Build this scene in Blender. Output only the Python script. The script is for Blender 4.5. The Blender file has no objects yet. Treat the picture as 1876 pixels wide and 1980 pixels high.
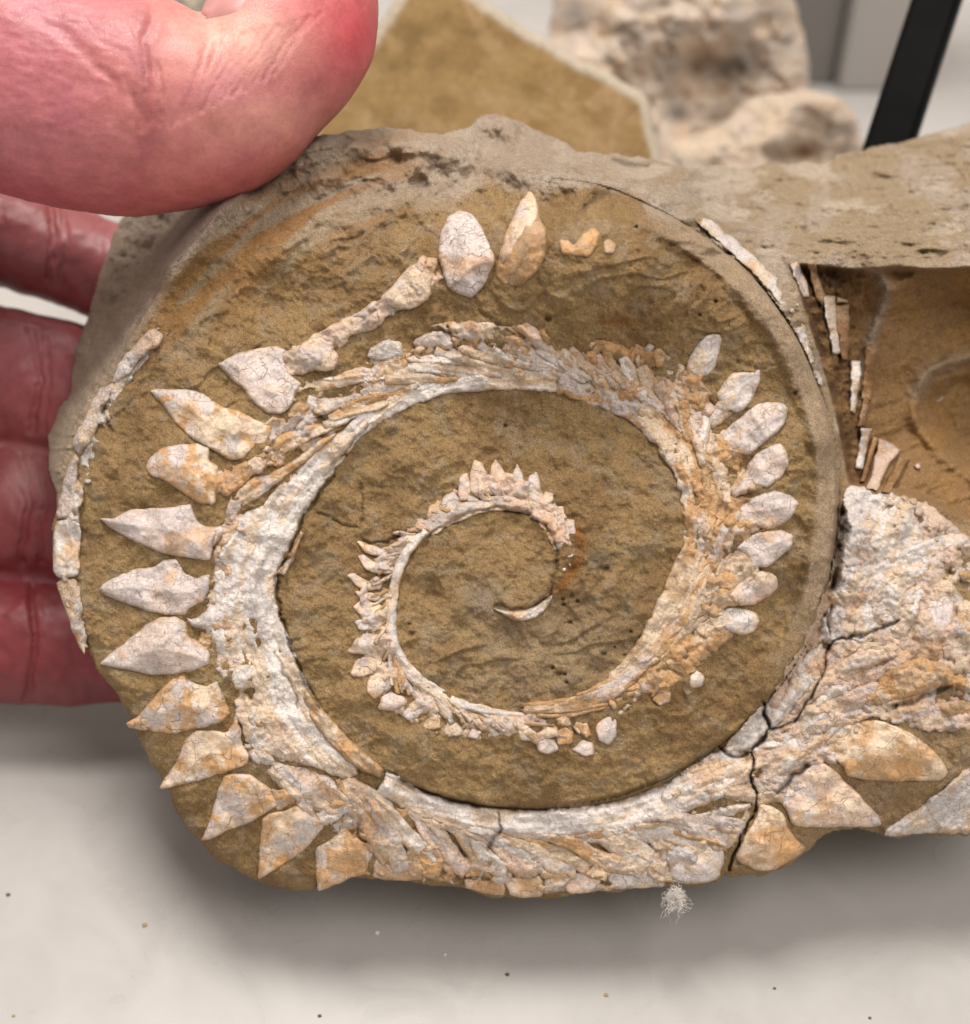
import bpy, bmesh, math, random
import numpy as np
from mathutils import Vector, Matrix

S = bpy.context.scene
COL = S.collection
MM = 0.001
random.seed(4)

# ------------------------------------------------------------------ camera
TH = math.radians(40.0)
ZC = 63.0            # mm, height of the point looked at, above the counter
DIST = 180.0         # mm, lens to the fossil's face
PXMM = 14.0          # layout units per mm on the face
CX, CY = 938.0, 990.0
UP = np.array([0, math.sin(TH), math.cos(TH)])
BK = np.array([0, -math.cos(TH), math.sin(TH)])
RT = np.array([1.0, 0, 0])
FOC = np.array([0, 0, ZC])

cd = bpy.data.cameras.new('camera')
cam = bpy.data.objects.new('camera', cd)
COL.objects.link(cam)
S.camera = cam
cam.location = Vector((FOC + BK * DIST) * MM)
cam.rotation_euler = (math.radians(90) - TH, 0, 0)
cd.sensor_fit = 'HORIZONTAL'
cd.sensor_width = 36
cd.lens = 36 * DIST / (1876 / PXMM)
cd.clip_start = 0.005
cd.clip_end = 20
cd.dof.use_dof = True
cd.dof.focus_distance = (DIST + 1.0) * MM
cd.dof.aperture_fstop = 15

# ------------------------------------------------------------------ light (indoor ceiling panel and an added fill)
W = bpy.data.worlds.new('World')
S.world = W
W.use_nodes = True
W.node_tree.nodes['Background'].inputs[0].default_value = (1.0, 0.93, 0.88, 1)
W.node_tree.nodes['Background'].inputs[1].default_value = 0.52
S.view_settings.view_transform = 'Standard'
S.view_settings.look = 'None'
S.view_settings.exposure = -0.13
S.view_settings.gamma = 1


def area(name, loc, target, sx, sy, power, colr):
    l = bpy.data.lights.new(name, 'AREA')
    l.shape = 'RECTANGLE'
    l.size = sx
    l.size_y = sy
    l.energy = power
    l.color = colr
    o = bpy.data.objects.new(name, l)
    COL.objects.link(o)
    o.location = loc
    d = Vector(target) - Vector(loc)
    o.rotation_euler = d.to_track_quat('-Z', 'Y').to_euler()
    return o


area('ceiling_and_fill_light', (-0.16, 0.30, 1.5), (0, 0, 0.05), 0.42, 0.55, 25, (1.0, 0.95, 0.90))
area('ceiling_and_fill_light', (0.60, -0.55, 1.4), (0, 0, 0.05), 0.6, 0.8, 15, (1.0, 0.95, 0.91))  # added fill lamp at front right, lifts the shadows


# ------------------------------------------------------------------ helpers
def P(px, py, w):
    """layout position on the fossil's face plus height w (mm, towards the viewer) -> world mm"""
    px = np.asarray(px, float); py = np.asarray(py, float); w = np.asarray(w, float)
    s = (DIST - w) / DIST / PXMM
    u = (px - CX) * s
    v = -(py - CY) * s
    return FOC + u[..., None] * RT + v[..., None] * UP + w[..., None] * BK


_tabs = {}


def vnoise(x, y, seed=0):
    if seed not in _tabs:
        _tabs[seed] = np.random.RandomState(seed + 11).rand(256, 256)
    T = _tabs[seed]
    xi = np.floor(x).astype(int); yi = np.floor(y).astype(int)
    fx = x - xi; fy = y - yi
    fx = fx * fx * (3 - 2 * fx); fy = fy * fy * (3 - 2 * fy)
    a = T[xi & 255, yi & 255]; b = T[(xi + 1) & 255, yi & 255]
    c = T[xi & 255, (yi + 1) & 255]; d = T[(xi + 1) & 255, (yi + 1) & 255]
    return (a * (1 - fx) + b * fx) * (1 - fy) + (c * (1 - fx) + d * fx) * fy - 0.5


def fbm(x, y, scale, octv=4, seed=0, gain=0.5):
    """about -0.5..0.5; scale in layout units"""
    x = np.asarray(x, float) / scale; y = np.asarray(y, float) / scale
    r = 0; a = 1; t = 0
    for i in range(octv):
        ca, sa = math.cos(0.6 * i + seed), math.sin(0.6 * i + seed)
        r = r + a * vnoise(x * ca - y * sa + 17.3 * i, x * sa + y * ca + 5.1 * i, seed + i)
        t += a; a *= gain; x = x * 2.03; y = y * 2.03
    return r / t * 1.5


def sst(a, b, x):
    t = np.clip((x - a) / (b - a), 0, 1)
    return t * t * (3 - 2 * t)


OFF = {'A': (0, 0), 'B': (541.5, 0), 'C': (1102.4, 0), 'E': (0, 618.9), 'F': (541.5, 618.9), 'G': (1102.4, 618.9),
       'H': (0, 1206.8), 'I': (541.5, 1206.8), 'J': (1102.4, 1206.8), 'D': (0, 0)}


def T(tile, flat):
    k = 1.0 if tile == 'D' else 0.41237
    ox, oy = OFF[tile]
    a = np.array(flat, float).reshape(-1, 2)
    return a * k + np.array([ox, oy])


def T3(tile, flat):
    k = 1.0 if tile == 'D' else 0.41237
    ox, oy = OFF[tile]
    a = np.array(flat, float).reshape(-1, 3)
    return a * k + np.array([ox, oy, 0])


def chaikin(p, n=1, closed=True):
    for _ in range(n):
        q = np.roll(p, -1, 0) if closed else p[1:]
        b = p if closed else p[:-1]
        r = np.empty((len(b) * 2, p.shape[1]))
        r[0::2] = b * 0.78 + q * 0.22
        r[1::2] = b * 0.22 + q * 0.78
        if not closed:
            r = np.vstack([p[:1], r, p[-1:]])
        p = r
    return p


def soft(p):
    q = np.roll(p, -1, 0)
    r = np.empty((len(p) * 2, 2)); r[0::2] = p * .88 + q * .12; r[1::2] = p * .12 + q * .88
    return r


def densify(p, step):
    out = []
    for i in range(len(p)):
        a = p[i]; b = p[(i + 1) % len(p)]
        n = max(1, int(np.hypot(*(b - a)) / step))
        for k in range(n):
            out.append(a + (b - a) * k / n)
    return np.array(out)


def rough(p, amp, seed, step=6, sc=14):
    p = densify(p, step)
    dx = fbm(p[:, 0], p[:, 1], sc, 2, seed) * 2 * amp
    dy = fbm(p[:, 0] + 99, p[:, 1] + 50, sc, 2, seed + 3) * 2 * amp
    return p + np.stack([dx, dy], 1)


def ribbon(pts):
    """open centre line with widths -> closed outline"""
    p = chaikin(np.array(pts, float), 2, closed=False)
    d = np.gradient(p[:, :2], axis=0)
    d /= np.maximum(np.hypot(d[:, 0], d[:, 1]), 1e-6)[:, None]
    n = np.stack([-d[:, 1], d[:, 0]], 1) * p[:, 2:3] / 2
    return np.vstack([p[:, :2] + n, (p[:, :2] - n)[::-1]])


def sdist(X, Y, poly):
    """signed distance, positive inside, and nearest boundary point"""
    best = np.full(X.shape, 1e12); qx = np.zeros(X.shape); qy = np.zeros(X.shape)
    ins = np.zeros(X.shape, bool)
    n = len(poly)
    for i in range(n):
        ax, ay = poly[i]; bx, by = poly[(i + 1) % n]
        ex, ey = bx - ax, by - ay
        L = ex * ex + ey * ey
        if L < 1e-9:
            continue
        t = np.clip(((X - ax) * ex + (Y - ay) * ey) / L, 0, 1)
        cx = ax + t * ex; cy = ay + t * ey
        d = (X - cx) ** 2 + (Y - cy) ** 2
        m = d < best
        best = np.where(m, d, best); qx = np.where(m, cx, qx); qy = np.where(m, cy, qy)
        c = ((ay > Y) != (by > Y)) & (X < (bx - ax) * (Y - ay) / (by - ay + 1e-12) + ax)
        ins ^= c
    d = np.sqrt(best)
    return np.where(ins, d, -d), qx, qy


def linedist(X, Y, pts):
    best = np.full(X.shape, 1e12)
    for i in range(len(pts) - 1):
        ax, ay = pts[i][:2]; bx, by = pts[i + 1][:2]
        ex, ey = bx - ax, by - ay
        t = np.clip(((X - ax) * ex + (Y - ay) * ey) / (ex * ex + ey * ey + 1e-9), 0, 1)
        best = np.minimum(best, (X - ax - t * ex) ** 2 + (Y - ay - t * ey) ** 2)
    return np.sqrt(best)


def make_mesh(name, verts_mm, faces, origin_mm, mat, cols=None, smooth=True, extra=None):
    me = bpy.data.meshes.new(name)
    v = (verts_mm - np.asarray(origin_mm)) * MM
    f = np.asarray(faces, np.int32)
    k = f.shape[1]
    me.vertices.add(len(v)); me.vertices.foreach_set('co', v.astype(np.float32).ravel())
    me.loops.add(len(f) * k); me.loops.foreach_set('vertex_index', f.ravel())
    me.polygons.add(len(f))
    me.polygons.foreach_set('loop_start', np.arange(0, len(f) * k, k, dtype=np.int32))
    me.polygons.foreach_set('use_smooth', np.full(len(f), smooth))
    me.update(calc_edges=True)
    me.validate()
    if cols is not None:
        a = me.color_attributes.new('tint', 'FLOAT_COLOR', 'POINT')
        c = np.ones((len(v), 4), np.float32)
        c[:, :cols.shape[1]] = cols
        a.data.foreach_set('color', c.ravel())
    if extra:
        for nm, arr in extra.items():
            a = me.attributes.new(nm, 'FLOAT', 'POINT')
            a.data.foreach_set('value', arr.astype(np.float32))
    me.materials.append(mat)
    return me


def obj(name, me, origin_mm, parent=None, parent_origin=None):
    o = bpy.data.objects.new(name, me)
    COL.objects.link(o)
    if parent is not None:
        o.parent = parent
        o.location = Vector((np.asarray(origin_mm) - np.asarray(parent_origin)) * MM)
    else:
        o.location = Vector(np.asarray(origin_mm) * MM)
    return o


def empty(name, loc_mm, label, cat, group=None):
    o = bpy.data.objects.new(name, None)
    o.empty_display_size = 0.01
    COL.objects.link(o)
    o.location = Vector(np.asarray(loc_mm) * MM)
    o['label'] = label; o['category'] = cat
    if group: o['group'] = group
    return o


def relief(name, poly, hfun, pitch, mat, parent, porg, cfun=None, K=2, wall=None, inset=0.0, label=None, cap=False):
    """closed relief body: front surface hfun(X,Y,d) inside poly, side walls going back from its edge"""
    x0, y0 = poly.min(0) - (K + 2) * pitch
    x1, y1 = poly.max(0) + (K + 2) * pitch
    xs = np.arange(x0, x1, pitch); ys = np.arange(y0, y1, pitch)
    X, Y = np.meshgrid(xs, ys, indexing='ij')
    d, qx, qy = sdist(X, Y, poly)
    t = np.clip(-d / (K * pitch), 0, 1)
    out = d < 0
    L = np.maximum(np.abs(d), 1e-6)
    nx = (qx - X) / L; ny = (qy - Y) / L
    PX = np.where(out, qx, X); PY = np.where(out, qy, Y)
    Wv = hfun(PX, PY, np.maximum(d, 0))
    wl = wall(PX, PY) if callable(wall) else wall
    Wb = Wv * (1 - t) + t * (wl if callable(wall) else Wv - wl)
    PX = PX + np.where(out, nx * inset * t, 0); PY = PY + np.where(out, ny * inset * t, 0)
    keepv = d > -(K + 0.999) * pitch
    kc = keepv[:-1, :-1] & keepv[1:, :-1] & keepv[1:, 1:] & keepv[:-1, 1:]
    kc &= ((t[:-1, :-1] < 1) | (t[1:, :-1] < 1) | (t[1:, 1:] < 1) | (t[:-1, 1:] < 1))
    idx = np.arange(X.size).reshape(X.shape)
    F = np.stack([idx[:-1, :-1][kc], idx[:-1, 1:][kc], idx[1:, 1:][kc], idx[1:, :-1][kc]], 1)
    used = np.unique(F)
    remap = np.full(X.size, -1); remap[used] = np.arange(len(used))
    F = remap[F]
    V = P(PX.ravel()[used], PY.ravel()[used], Wb.ravel()[used])
    cols = None
    if cfun is not None:
        cols = cfun(PX, PY, np.maximum(d, 0)).reshape(-1, 3)[used]
    me = make_mesh(name, V, F, porg, mat, cols)
    if cap:
        bm = bmesh.new(); bm.from_mesh(me)
        es = [e for e in bm.edges if e.is_boundary]
        bmesh.ops.triangle_fill(bm, use_beauty=True, use_dissolve=False, edges=es)
        bm.to_mesh(me); bm.free()
    o = obj(name, me, porg, parent, porg)
    if label: o['label'] = label
    return o


# ------------------------------------------------------------------ materials
def newmat(name):
    m = bpy.data.materials.new(name)
    m.use_nodes = True
    nt = m.node_tree
    b = nt.nodes['Principled BSDF']
    return m, nt, b


class N:
    def __init__(s, nt):
        s.nt = nt
        tc = nt.nodes.new('ShaderNodeTexCoord')
        mp = nt.nodes.new('ShaderNodeMapping')
        mp.inputs['Scale'].default_value = (1000, 1000, 1000)
        nt.links.new(tc.outputs['Object'], mp.inputs['Vector'])
        s.vec = mp.outputs[0]

    def link(s, a, b): s.nt.links.new(a, b)

    def noise(s, scale, detail=4, rough=0.6, dist=0.0, vec=None):
        n = s.nt.nodes.new('ShaderNodeTexNoise')
        n.inputs['Scale'].default_value = scale
        n.inputs['Detail'].default_value = detail
        n.inputs['Roughness'].default_value = rough
        n.inputs['Distortion'].default_value = dist
        s.link(vec or s.vec, n.inputs['Vector'])
        return n.outputs['Fac'], n.outputs['Color']

    def ramp(s, fac, a, b, ca=(0, 0, 0, 1), cb=(1, 1, 1, 1)):
        r = s.nt.nodes.new('ShaderNodeValToRGB')
        r.color_ramp.elements[0].position = a; r.color_ramp.elements[0].color = ca
        r.color_ramp.elements[1].position = b; r.color_ramp.elements[1].color = cb
        s.link(fac, r.inputs[0])
        return r.outputs[0]

    def mix(s, fac, a, b, mode='MIX'):
        m = s.nt.nodes.new('ShaderNodeMix')
        m.data_type = 'RGBA'; m.blend_type = mode
        for sock, val in ((m.inputs[0], fac), (m.inputs[6], a), (m.inputs[7], b)):
            if hasattr(val, 'links'): s.link(val, sock)
            else: sock.default_value = val
        return m.outputs[2]

    def attr(s, name='tint'):
        a = s.nt.nodes.new('ShaderNodeAttribute')
        a.attribute_name = name
        return a

    def math(s, op, a, b=0.5):
        m = s.nt.nodes.new('ShaderNodeMath'); m.operation = op
        for i, val in enumerate((a, b)):
            if hasattr(val, 'links'): s.link(val, m.inputs[i])
            else: m.inputs[i].default_value = val
        return m.outputs[0]

    def crack(s, scale, width, warp=0.6, wscale=0.8, vec=None):
        """1 in crack, 0 elsewhere"""
        _, nc = s.noise(wscale, 3, 0.6)
        mx = s.nt.nodes.new('ShaderNodeVectorMath'); mx.operation = 'MULTIPLY_ADD'
        s.link(nc, mx.inputs[0]); mx.inputs[1].default_value = (warp,) * 3
        s.link(vec or s.vec, mx.inputs[2])
        v = s.nt.nodes.new('ShaderNodeTexVoronoi'); v.feature = 'DISTANCE_TO_EDGE'
        v.inputs['Scale'].default_value = scale
        s.link(mx.outputs[0], v.inputs['Vector'])
        return s.ramp(v.outputs['Distance'], width * 0.25, width, (1, 1, 1, 1), (0, 0, 0, 1))

    def bump(s, h, dist_mm, strength=1.0, prev=None):
        b = s.nt.nodes.new('ShaderNodeBump')
        b.inputs['Distance'].default_value = dist_mm * MM
        b.inputs['Strength'].default_value = strength
        s.link(h, b.inputs['Height'])
        if prev is not None: s.link(prev, b.inputs['Normal'])
        return b.outputs[0]


def mat_stone():
    m, nt, b = newmat('sandstone_matrix')
    n = N(nt)
    t = n.attr().outputs['Color']
    g1, _ = n.noise(4.2, 5, 0.8)
    g2, _ = n.noise(0.9, 5, 0.7)
    g3, _ = n.noise(7.0, 2, 0.6)
    c = n.mix(1.0, t, n.ramp(g1, 0.30, 0.72, (0.46, 0.43, 0.38, 1), (1.50, 1.50, 1.48, 1)), 'MULTIPLY')
    c = n.mix(1.0, c, n.ramp(g2, 0.30, 0.70, (0.80, 0.78, 0.75, 1), (1.16, 1.16, 1.16, 1)), 'MULTIPLY')
    c = n.mix(n.ramp(g3, 0.64, 0.72), c, (0.42, 0.34, 0.24, 1))
    c = n.mix(n.ramp(g3, 0.30, 0.35, (1, 1, 1, 1), (0, 0, 0, 1)), c, (0.06, 0.035, 0.018, 1))
    n.link(c, b.inputs['Base Color'])
    b.inputs['Roughness'].default_value = 0.85
    b.inputs['Specular IOR Level'].default_value = 0.25
    h = n.math('ADD', n.math('MULTIPLY', g1, 0.5), n.math('MULTIPLY', g2, 0.9))
    n.link(n.bump(g3, 0.16, 0.8, n.bump(h, 0.75, 1.0)), b.inputs['Normal'])
    return m


def mat_bone(name, crack_scale, rough, gran, crk=0.6):
    m, nt, b = newmat(name)
    n = N(nt)
    t = n.attr().outputs['Color']
    g1, _ = n.noise(2.6, 5, 0.7)
    g2, _ = n.noise(0.9, 4, 0.6, 0.6)
    g3, _ = n.noise(6.0, 3, 0.6)
    c = n.mix(1.0, t, n.ramp(g1, 0.30, 0.70, (0.72, 0.68, 0.64, 1), (1.18, 1.18, 1.18, 1)), 'MULTIPLY')
    # orange iron stain and blue-grey mottles
    c = n.mix(n.ramp(g2, 0.60, 0.78, (0, 0, 0, 1), (.75, .75, .75, 1)), c, (0.52, 0.31, 0.15, 1))
    st, _ = n.noise(1.7, 4, 0.7, 1.0)
    c = n.mix(n.ramp(st, 0.62, 0.80), c, (0.70, 0.62, 0.55, 1))
    k1 = n.crack(crack_scale, 0.026, 1.5, 0.55)
    k2 = n.crack(crack_scale * 2.6, 0.045, 0.9, 1.1)
    gate, _ = n.noise(0.45, 2, 0.5)
    k2 = n.math('MULTIPLY', k2, n.ramp(gate, 0.45, 0.6))
    g4, _ = n.noise(0.8, 2, 0.5)
    k1 = n.math('MULTIPLY', k1, n.ramp(g4, 0.43, 0.60))
    k = n.math('MAXIMUM', k1, n.math('MULTIPLY', k2, 0.7))
    oi = nt.nodes.new('ShaderNodeObjectInfo')
    k = n.math('MULTIPLY', k, n.ramp(oi.outputs['Random'], .0, 1., (.4, .4, .4, 1), (1, 1, 1, 1)))
    c = n.mix(n.math('MULTIPLY', k, crk), c, (0.17, 0.105, 0.055, 1))
    sp = n.ramp(g3, 0.28, 0.34, (1, 1, 1, 1), (0, 0, 0, 1))
    c = n.mix(n.math('MULTIPLY', sp, 0.7), c, (0.15, 0.08, 0.04, 1))
    n.link(c, b.inputs['Base Color'])
    b.inputs['Roughness'].default_value = rough
    b.inputs['Specular IOR Level'].default_value = 0.35
    h = n.math('SUBTRACT', n.math('ADD', n.math('MULTIPLY', g1, gran), n.math('MULTIPLY', g2, gran)), n.math('MULTIPLY', k, 0.28))
    n.link(n.bump(g3, 0.08, 0.5, n.bump(h, 0.45, 0.85)), b.inputs['Normal'])
    return m


M_STONE = mat_stone()
M_BONE = mat_bone('fossil_bone', 0.36, 0.62, 0.8)
M_ENAMEL = mat_bone('fossil_enamel', 0.30, 0.48, 0.35, 0.7)
M_CHALK = mat_bone('crumbly_bone', 0.30, 0.85, 1.3, 0.6)


def mat_simple(name, colr, rough, spec=0.4, ns=None, amt=0.1, bump=0.0):
    m, nt, b = newmat(name)
    n = N(nt)
    if ns:
        f, _ = n.noise(ns, 4, 0.55)
        lo = tuple(c * (1 - amt) for c in colr) + (1,); hi = tuple(min(1, c * (1 + amt)) for c in colr) + (1,)
        n.link(n.ramp(f, 0.3, 0.7, lo, hi), b.inputs['Base Color'])
        if bump: n.link(n.bump(f, bump, 0.6), b.inputs['Normal'])
    else:
        b.inputs['Base Color'].default_value = tuple(colr) + (1,)
    b.inputs['Roughness'].default_value = rough
    b.inputs['Specular IOR Level'].default_value = spec
    return m


# ------------------------------------------------------------------ counter, wall
def box_mesh(name, lo, hi, org, mat, bev=0.0):
    bm = bmesh.new()
    bmesh.ops.create_cube(bm, size=1)
    lo = np.array(lo, float); hi = np.array(hi, float)
    for v in bm.verts:
        p = (lo + hi) / 2 + np.array(v.co) * (hi - lo)
        v.co = Vector((p - np.array(org)) * MM)
    if bev: bmesh.ops.bevel(bm, geom=bm.edges[:], offset=bev * MM, segments=3, affect='EDGES', profile=0.5)
    me = bpy.data.meshes.new(name); bm.to_mesh(me); bm.free()
    me.materials.append(mat)
    return me


M_TABLE = mat_simple('counter_laminate', (0.44, 0.415, 0.390), 0.32, 0.45, 0.035, 0.06, 0.0)
M_WALL = mat_simple('wall_paint', (0.66, 0.60, 0.57), 0.8, 0.2, 0.02, 0.03)
nt = M_TABLE.node_tree; b_ = nt.nodes['Principled BSDF']; n_ = N(nt)
f1, _ = n_.noise(.05, 5, .65, .8); f2, _ = n_.noise(.9, 3, .6)
c_ = n_.ramp(f1, .30, .72, (.375, .360, .338, 1), (.425, .408, .385, 1))
c_ = n_.mix(n_.ramp(f2, .735, .77, (0, 0, 0, 1), (.5, .5, .5, 1)), c_, (.30, .25, .20, 1))
n_.link(c_, b_.inputs['Base Color'])
n_.link(n_.ramp(f1, .35, .7, (.24, .24, .24, 1), (.42, .42, .42, 1)), b_.inputs['Roughness'])
o = obj('counter_top', box_mesh('counter_top', (-900, -500, -30), (900, 700, 0), (0, 0, 0), M_TABLE, 2), (0, 0, 0))
o['kind'] = 'structure'
o = obj('wall', box_mesh('wall', (-1500, 702, -800), (1500, 760, 1700), (0, 702, 0), M_WALL), (0, 702, 0))
o['kind'] = 'structure'

# ------------------------------------------------------------------ the fossil block
ORG = np.array([10.0, 10.0, 0.0])
FOSSIL = empty('fossil_block', ORG, 'brown sandstone block holding a spiral whorl of pale fossil teeth, held up by the hand', 'fossil')

OUT = T('D', [540, 285, 600, 262, 640, 258, 700, 249, 770, 246, 830, 255, 870, 250, 905, 240, 945, 222, 985, 232, 1040, 255, 1090, 272, 1110, 292,
              1160, 296, 1230, 300, 1275, 310, 1320, 322, 1380, 320, 1450, 318, 1520, 316, 1590, 310, 1630, 300, 1670, 290, 1740, 275,
              1800, 258, 1880, 235, 1980, 215, 2080, 240, 2120, 500, 2130, 1000, 2090, 1500, 2000, 1600, 1876, 1612, 1830, 1618, 1780, 1615, 1730, 1624,
              1690, 1612, 1650, 1602, 1620, 1606, 1595, 1622, 1565, 1650, 1530, 1675, 1480, 1690, 1412, 1692, 1405, 1688, 1395, 1705, 1330, 1715, 1250, 1722, 1160,
              1732, 1060, 1738, 980, 1736, 900, 1722, 820, 1712, 740, 1703, 670, 1698, 610, 1722, 540, 1720, 480, 1700, 420, 1662,
              380, 1625, 345, 1580, 315, 1510, 280, 1450, 252, 1390, 212, 1330, 182, 1290, 160, 1250, 132, 1180, 108, 1130,
              104, 1060, 108, 990, 97, 930, 90, 860, 105, 800, 135, 762, 141, 700, 162, 640, 190, 540, 213, 480, 232, 425, 250, 400, 330, 360, 440, 330])
OUT = rough(rough(chaikin(OUT, 1), 3.0, 7, 8, 22), 5.0, 17, 8, 60)

CP = np.array([
    300, 800, -2, 200, 1000, -3, 160, 1200, -4.5, 300, 1300, -1, 300, 1480, -3.5, 400, 1600, -4.5, 540, 1690, -5.5, 500, 1200, 0, 700, 1000, 0, 950, 1100, 0,
    950, 700, .5, 1200, 700, .5, 1200, 1000, 0, 1500, 1000, 0, 1100, 1480, 0, 800, 1450, 0, 1400, 700, 0, 1500, 760, -.5, 500, 600, -.5, 300, 680, -3, 130, 950, -7,
    112, 1060, -7, 700, 480, -.5, 850, 420, -1.5, 620, 400, -4, 500, 380, -7, 700, 310, -10, 850, 310, -10, 560, 310, -13, 400, 440, -6, 330, 550, -5.5, 250, 670, -5.5,
    170, 780, -7.5, 250, 450, -18, 205, 560, -16, 165, 680, -14, 115, 850, -9, 300, 400, -15, 350, 420, -12, 945, 240, -21, 1050, 272, -21, 870, 262, -18, 960, 285, -16,
    1000, 325, -7, 1060, 345, -3, 1200, 345, -7, 1300, 335, -20, 1200, 310, -20, 1330, 440, -1.5, 1450, 540, -1, 1550, 680, -.5, 1600, 850, -.5,
    1450, 330, -42, 1600, 325, -42, 1800, 275, -44, 1890, 250, -44, 1450, 430, -20, 1550, 485, -10, 1700, 430, -19, 1850, 400, -24, 1700, 505, -8, 1860, 505, -9,
    1980, 480, -9, 2000, 250, -44, 1380, 380, -22, 1640, 570, -10, 1700, 700, -10.5, 1850, 600, -12, 1850, 800, -13, 1980, 800, -14, 1800, 940, -9, 1640, 700, -9.5, 1650, 880, -7,
    1660, 1000, -2.5, 1600, 1250, -3, 1500, 1420, -3, 1400, 1520, -3, 1200, 1600, -2.8, 1000, 1620, -2.8, 850, 1590, -2.3, 1800, 1150, -3, 1850, 1300, -3, 1750, 1450, -3,
    1600, 1500, -3.5, 1850, 1550, -7, 1500, 1650, -5.5, 1300, 1690, -5.5, 1000, 1712, -6.5, 700, 1680, -5.5, 1980, 1450, -5, 1780, 1600, -9, 600, 1600, -2.2, 2050, 1000, -9]).reshape(-1, 3)


def tps_fit(cp):
    x, y, z = cp[:, 0] / 1000, cp[:, 1] / 1000, cp[:, 2]
    r2 = (x[:, None] - x) ** 2 + (y[:, None] - y) ** 2
    K = 0.5 * r2 * np.log(r2 + 1e-9) + np.eye(len(x)) * 2e-5
    Pm = np.stack([np.ones_like(x), x, y], 1)
    A = np.block([[K, Pm], [Pm.T, np.zeros((3, 3))]])
    s = np.linalg.solve(A, np.concatenate([z, np.zeros(3)]))
    return (x, y, s)


def tps_eval(f, X, Y):
    x, y, s = f
    X = X / 1000; Y = Y / 1000
    r = s[-3] + s[-2] * X + s[-1] * Y
    for i in range(len(x)):
        r2 = (X - x[i]) ** 2 + (Y - y[i]) ** 2
        r = r + s[i] * 0.5 * r2 * np.log(r2 + 1e-9)
    return r


FIT = tps_fit(CP)
EDGE = chaikin(T('D', [1060, 343, 1130, 350, 1200, 368, 1330, 432, 1450, 520, 1540, 640, 1600, 780, 1626, 900, 1620, 1040, 1600, 1150, 1555, 1260, 1480, 1370, 1400, 1440, 1300,
                       1503, 1200, 1542, 1100, 1560, 1000, 1562, 900, 1548, 810, 1522, 745, 1494]), 2, closed=False)
PLATE = np.vstack([EDGE, T('D', [640, 1400, 300, 1250, -300, 1200, -300, 100, 700, 100])])
CAV = chaikin(T('D', [1525, 505, 1600, 512, 1680, 520, 1730, 510, 1800, 518, 1900, 512, 2020, 500, 2100, 700, 2060, 1010, 1960, 1050, 1880, 1010, 1850, 1000, 1800, 975, 1760, 960,
                      1700, 950, 1640, 945, 1632, 900, 1610, 780, 1560, 620]), 2)
BOWL = chaikin(T('D', [1770, 760, 1790, 720, 1850, 690, 1980, 680, 2060, 800, 2000, 950, 1900, 940, 1840, 900, 1790, 850, 1765, 810]), 2)
CRACKS = [  # (polyline, width, depth)
    (T('J', [905, 370, 915, 440, 940, 490, 845, 600, 860, 650, 850, 720, 870, 800, 870, 860, 830, 930, 800, 1000, 765, 1080, 745, 1140]), 2.4, 1.6),
    (T('J', [940, 500, 1050, 460, 1110, 370, 1180, 260, 1205, 130, 1230, 80, 1340, 60, 1450, 30, 1540, -10]), 3.0, 1.2),
    (T('J', [700, 575, 760, 620, 850, 610]), 3.0, 1.2),
    (T('J', [1510, 385, 1600, 370, 1700, 320, 1790, 290]), 4, 1.0),
    (T('J', [1110, 660, 1040, 720, 970, 790]), 3.5, 1.2),
    (T('G', [1265, 900, 1270, 1000, 1250, 1150, 1235, 1250]), 8, 2.0),
    (T('G', [1215, 1470, 1210, 1400, 1235, 1330]), 2.5, .8),
    (T('E', [1050, 1150, 1000, 1060, 1010, 1000]), 2.0, .5),
    (T('E', [1310, 1180, 1345, 1130, 1400, 1000, 1420, 920, 1500, 810, 1560, 730]), 2.6, .9),
    (T('E', [1295, 1200, 1300, 1300, 1330, 1420, 1370, 1560, 1420, 1680, 1500, 1830]), 2.8, 1.0),
    (T('E', [1290, 1560, 1330, 1660, 1390, 1760, 1390, 1840]), 2.2, .6),
    (T('F', [360, 970, 320, 975, 250, 930, 180, 910]), 3, .5),
    (T('F', [375, 980, 390, 900, 380, 760]), 3, .5),
    (T('F', [400, 1035, 500, 1040, 560, 1000]), 3, .7),
    (T('F', [1020, 1345, 1180, 1370, 1270, 1290, 1300, 1180, 1300, 1080, 1250, 980, 1150, 900, 1020, 880, 900, 900, 780, 950, 690, 1010]), 4, .7),
    (T('F', [410, 500, 300, 620, 200, 740]), 3, .7),
    (T('I', [490, 690, 600, 750, 750, 810, 980, 860, 1150, 868, 1350, 860]), 4, .7),
    (T('I', [1025, 880, 1035, 950, 990, 1020, 970, 1060]), 2.5, .8),
    (T('C', [60, 970, 120, 920, 170, 900]), 8, 1.2),
    (T('C', [210, 750, 290, 770, 370, 785]), 4, 1.2),
    (T('E', [480, 400, 500, 470, 530, 510]), 4, .8),
    (T('A', [1380, 660, 1440, 640, 1480, 650]), 6, 1.5),
]
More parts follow.
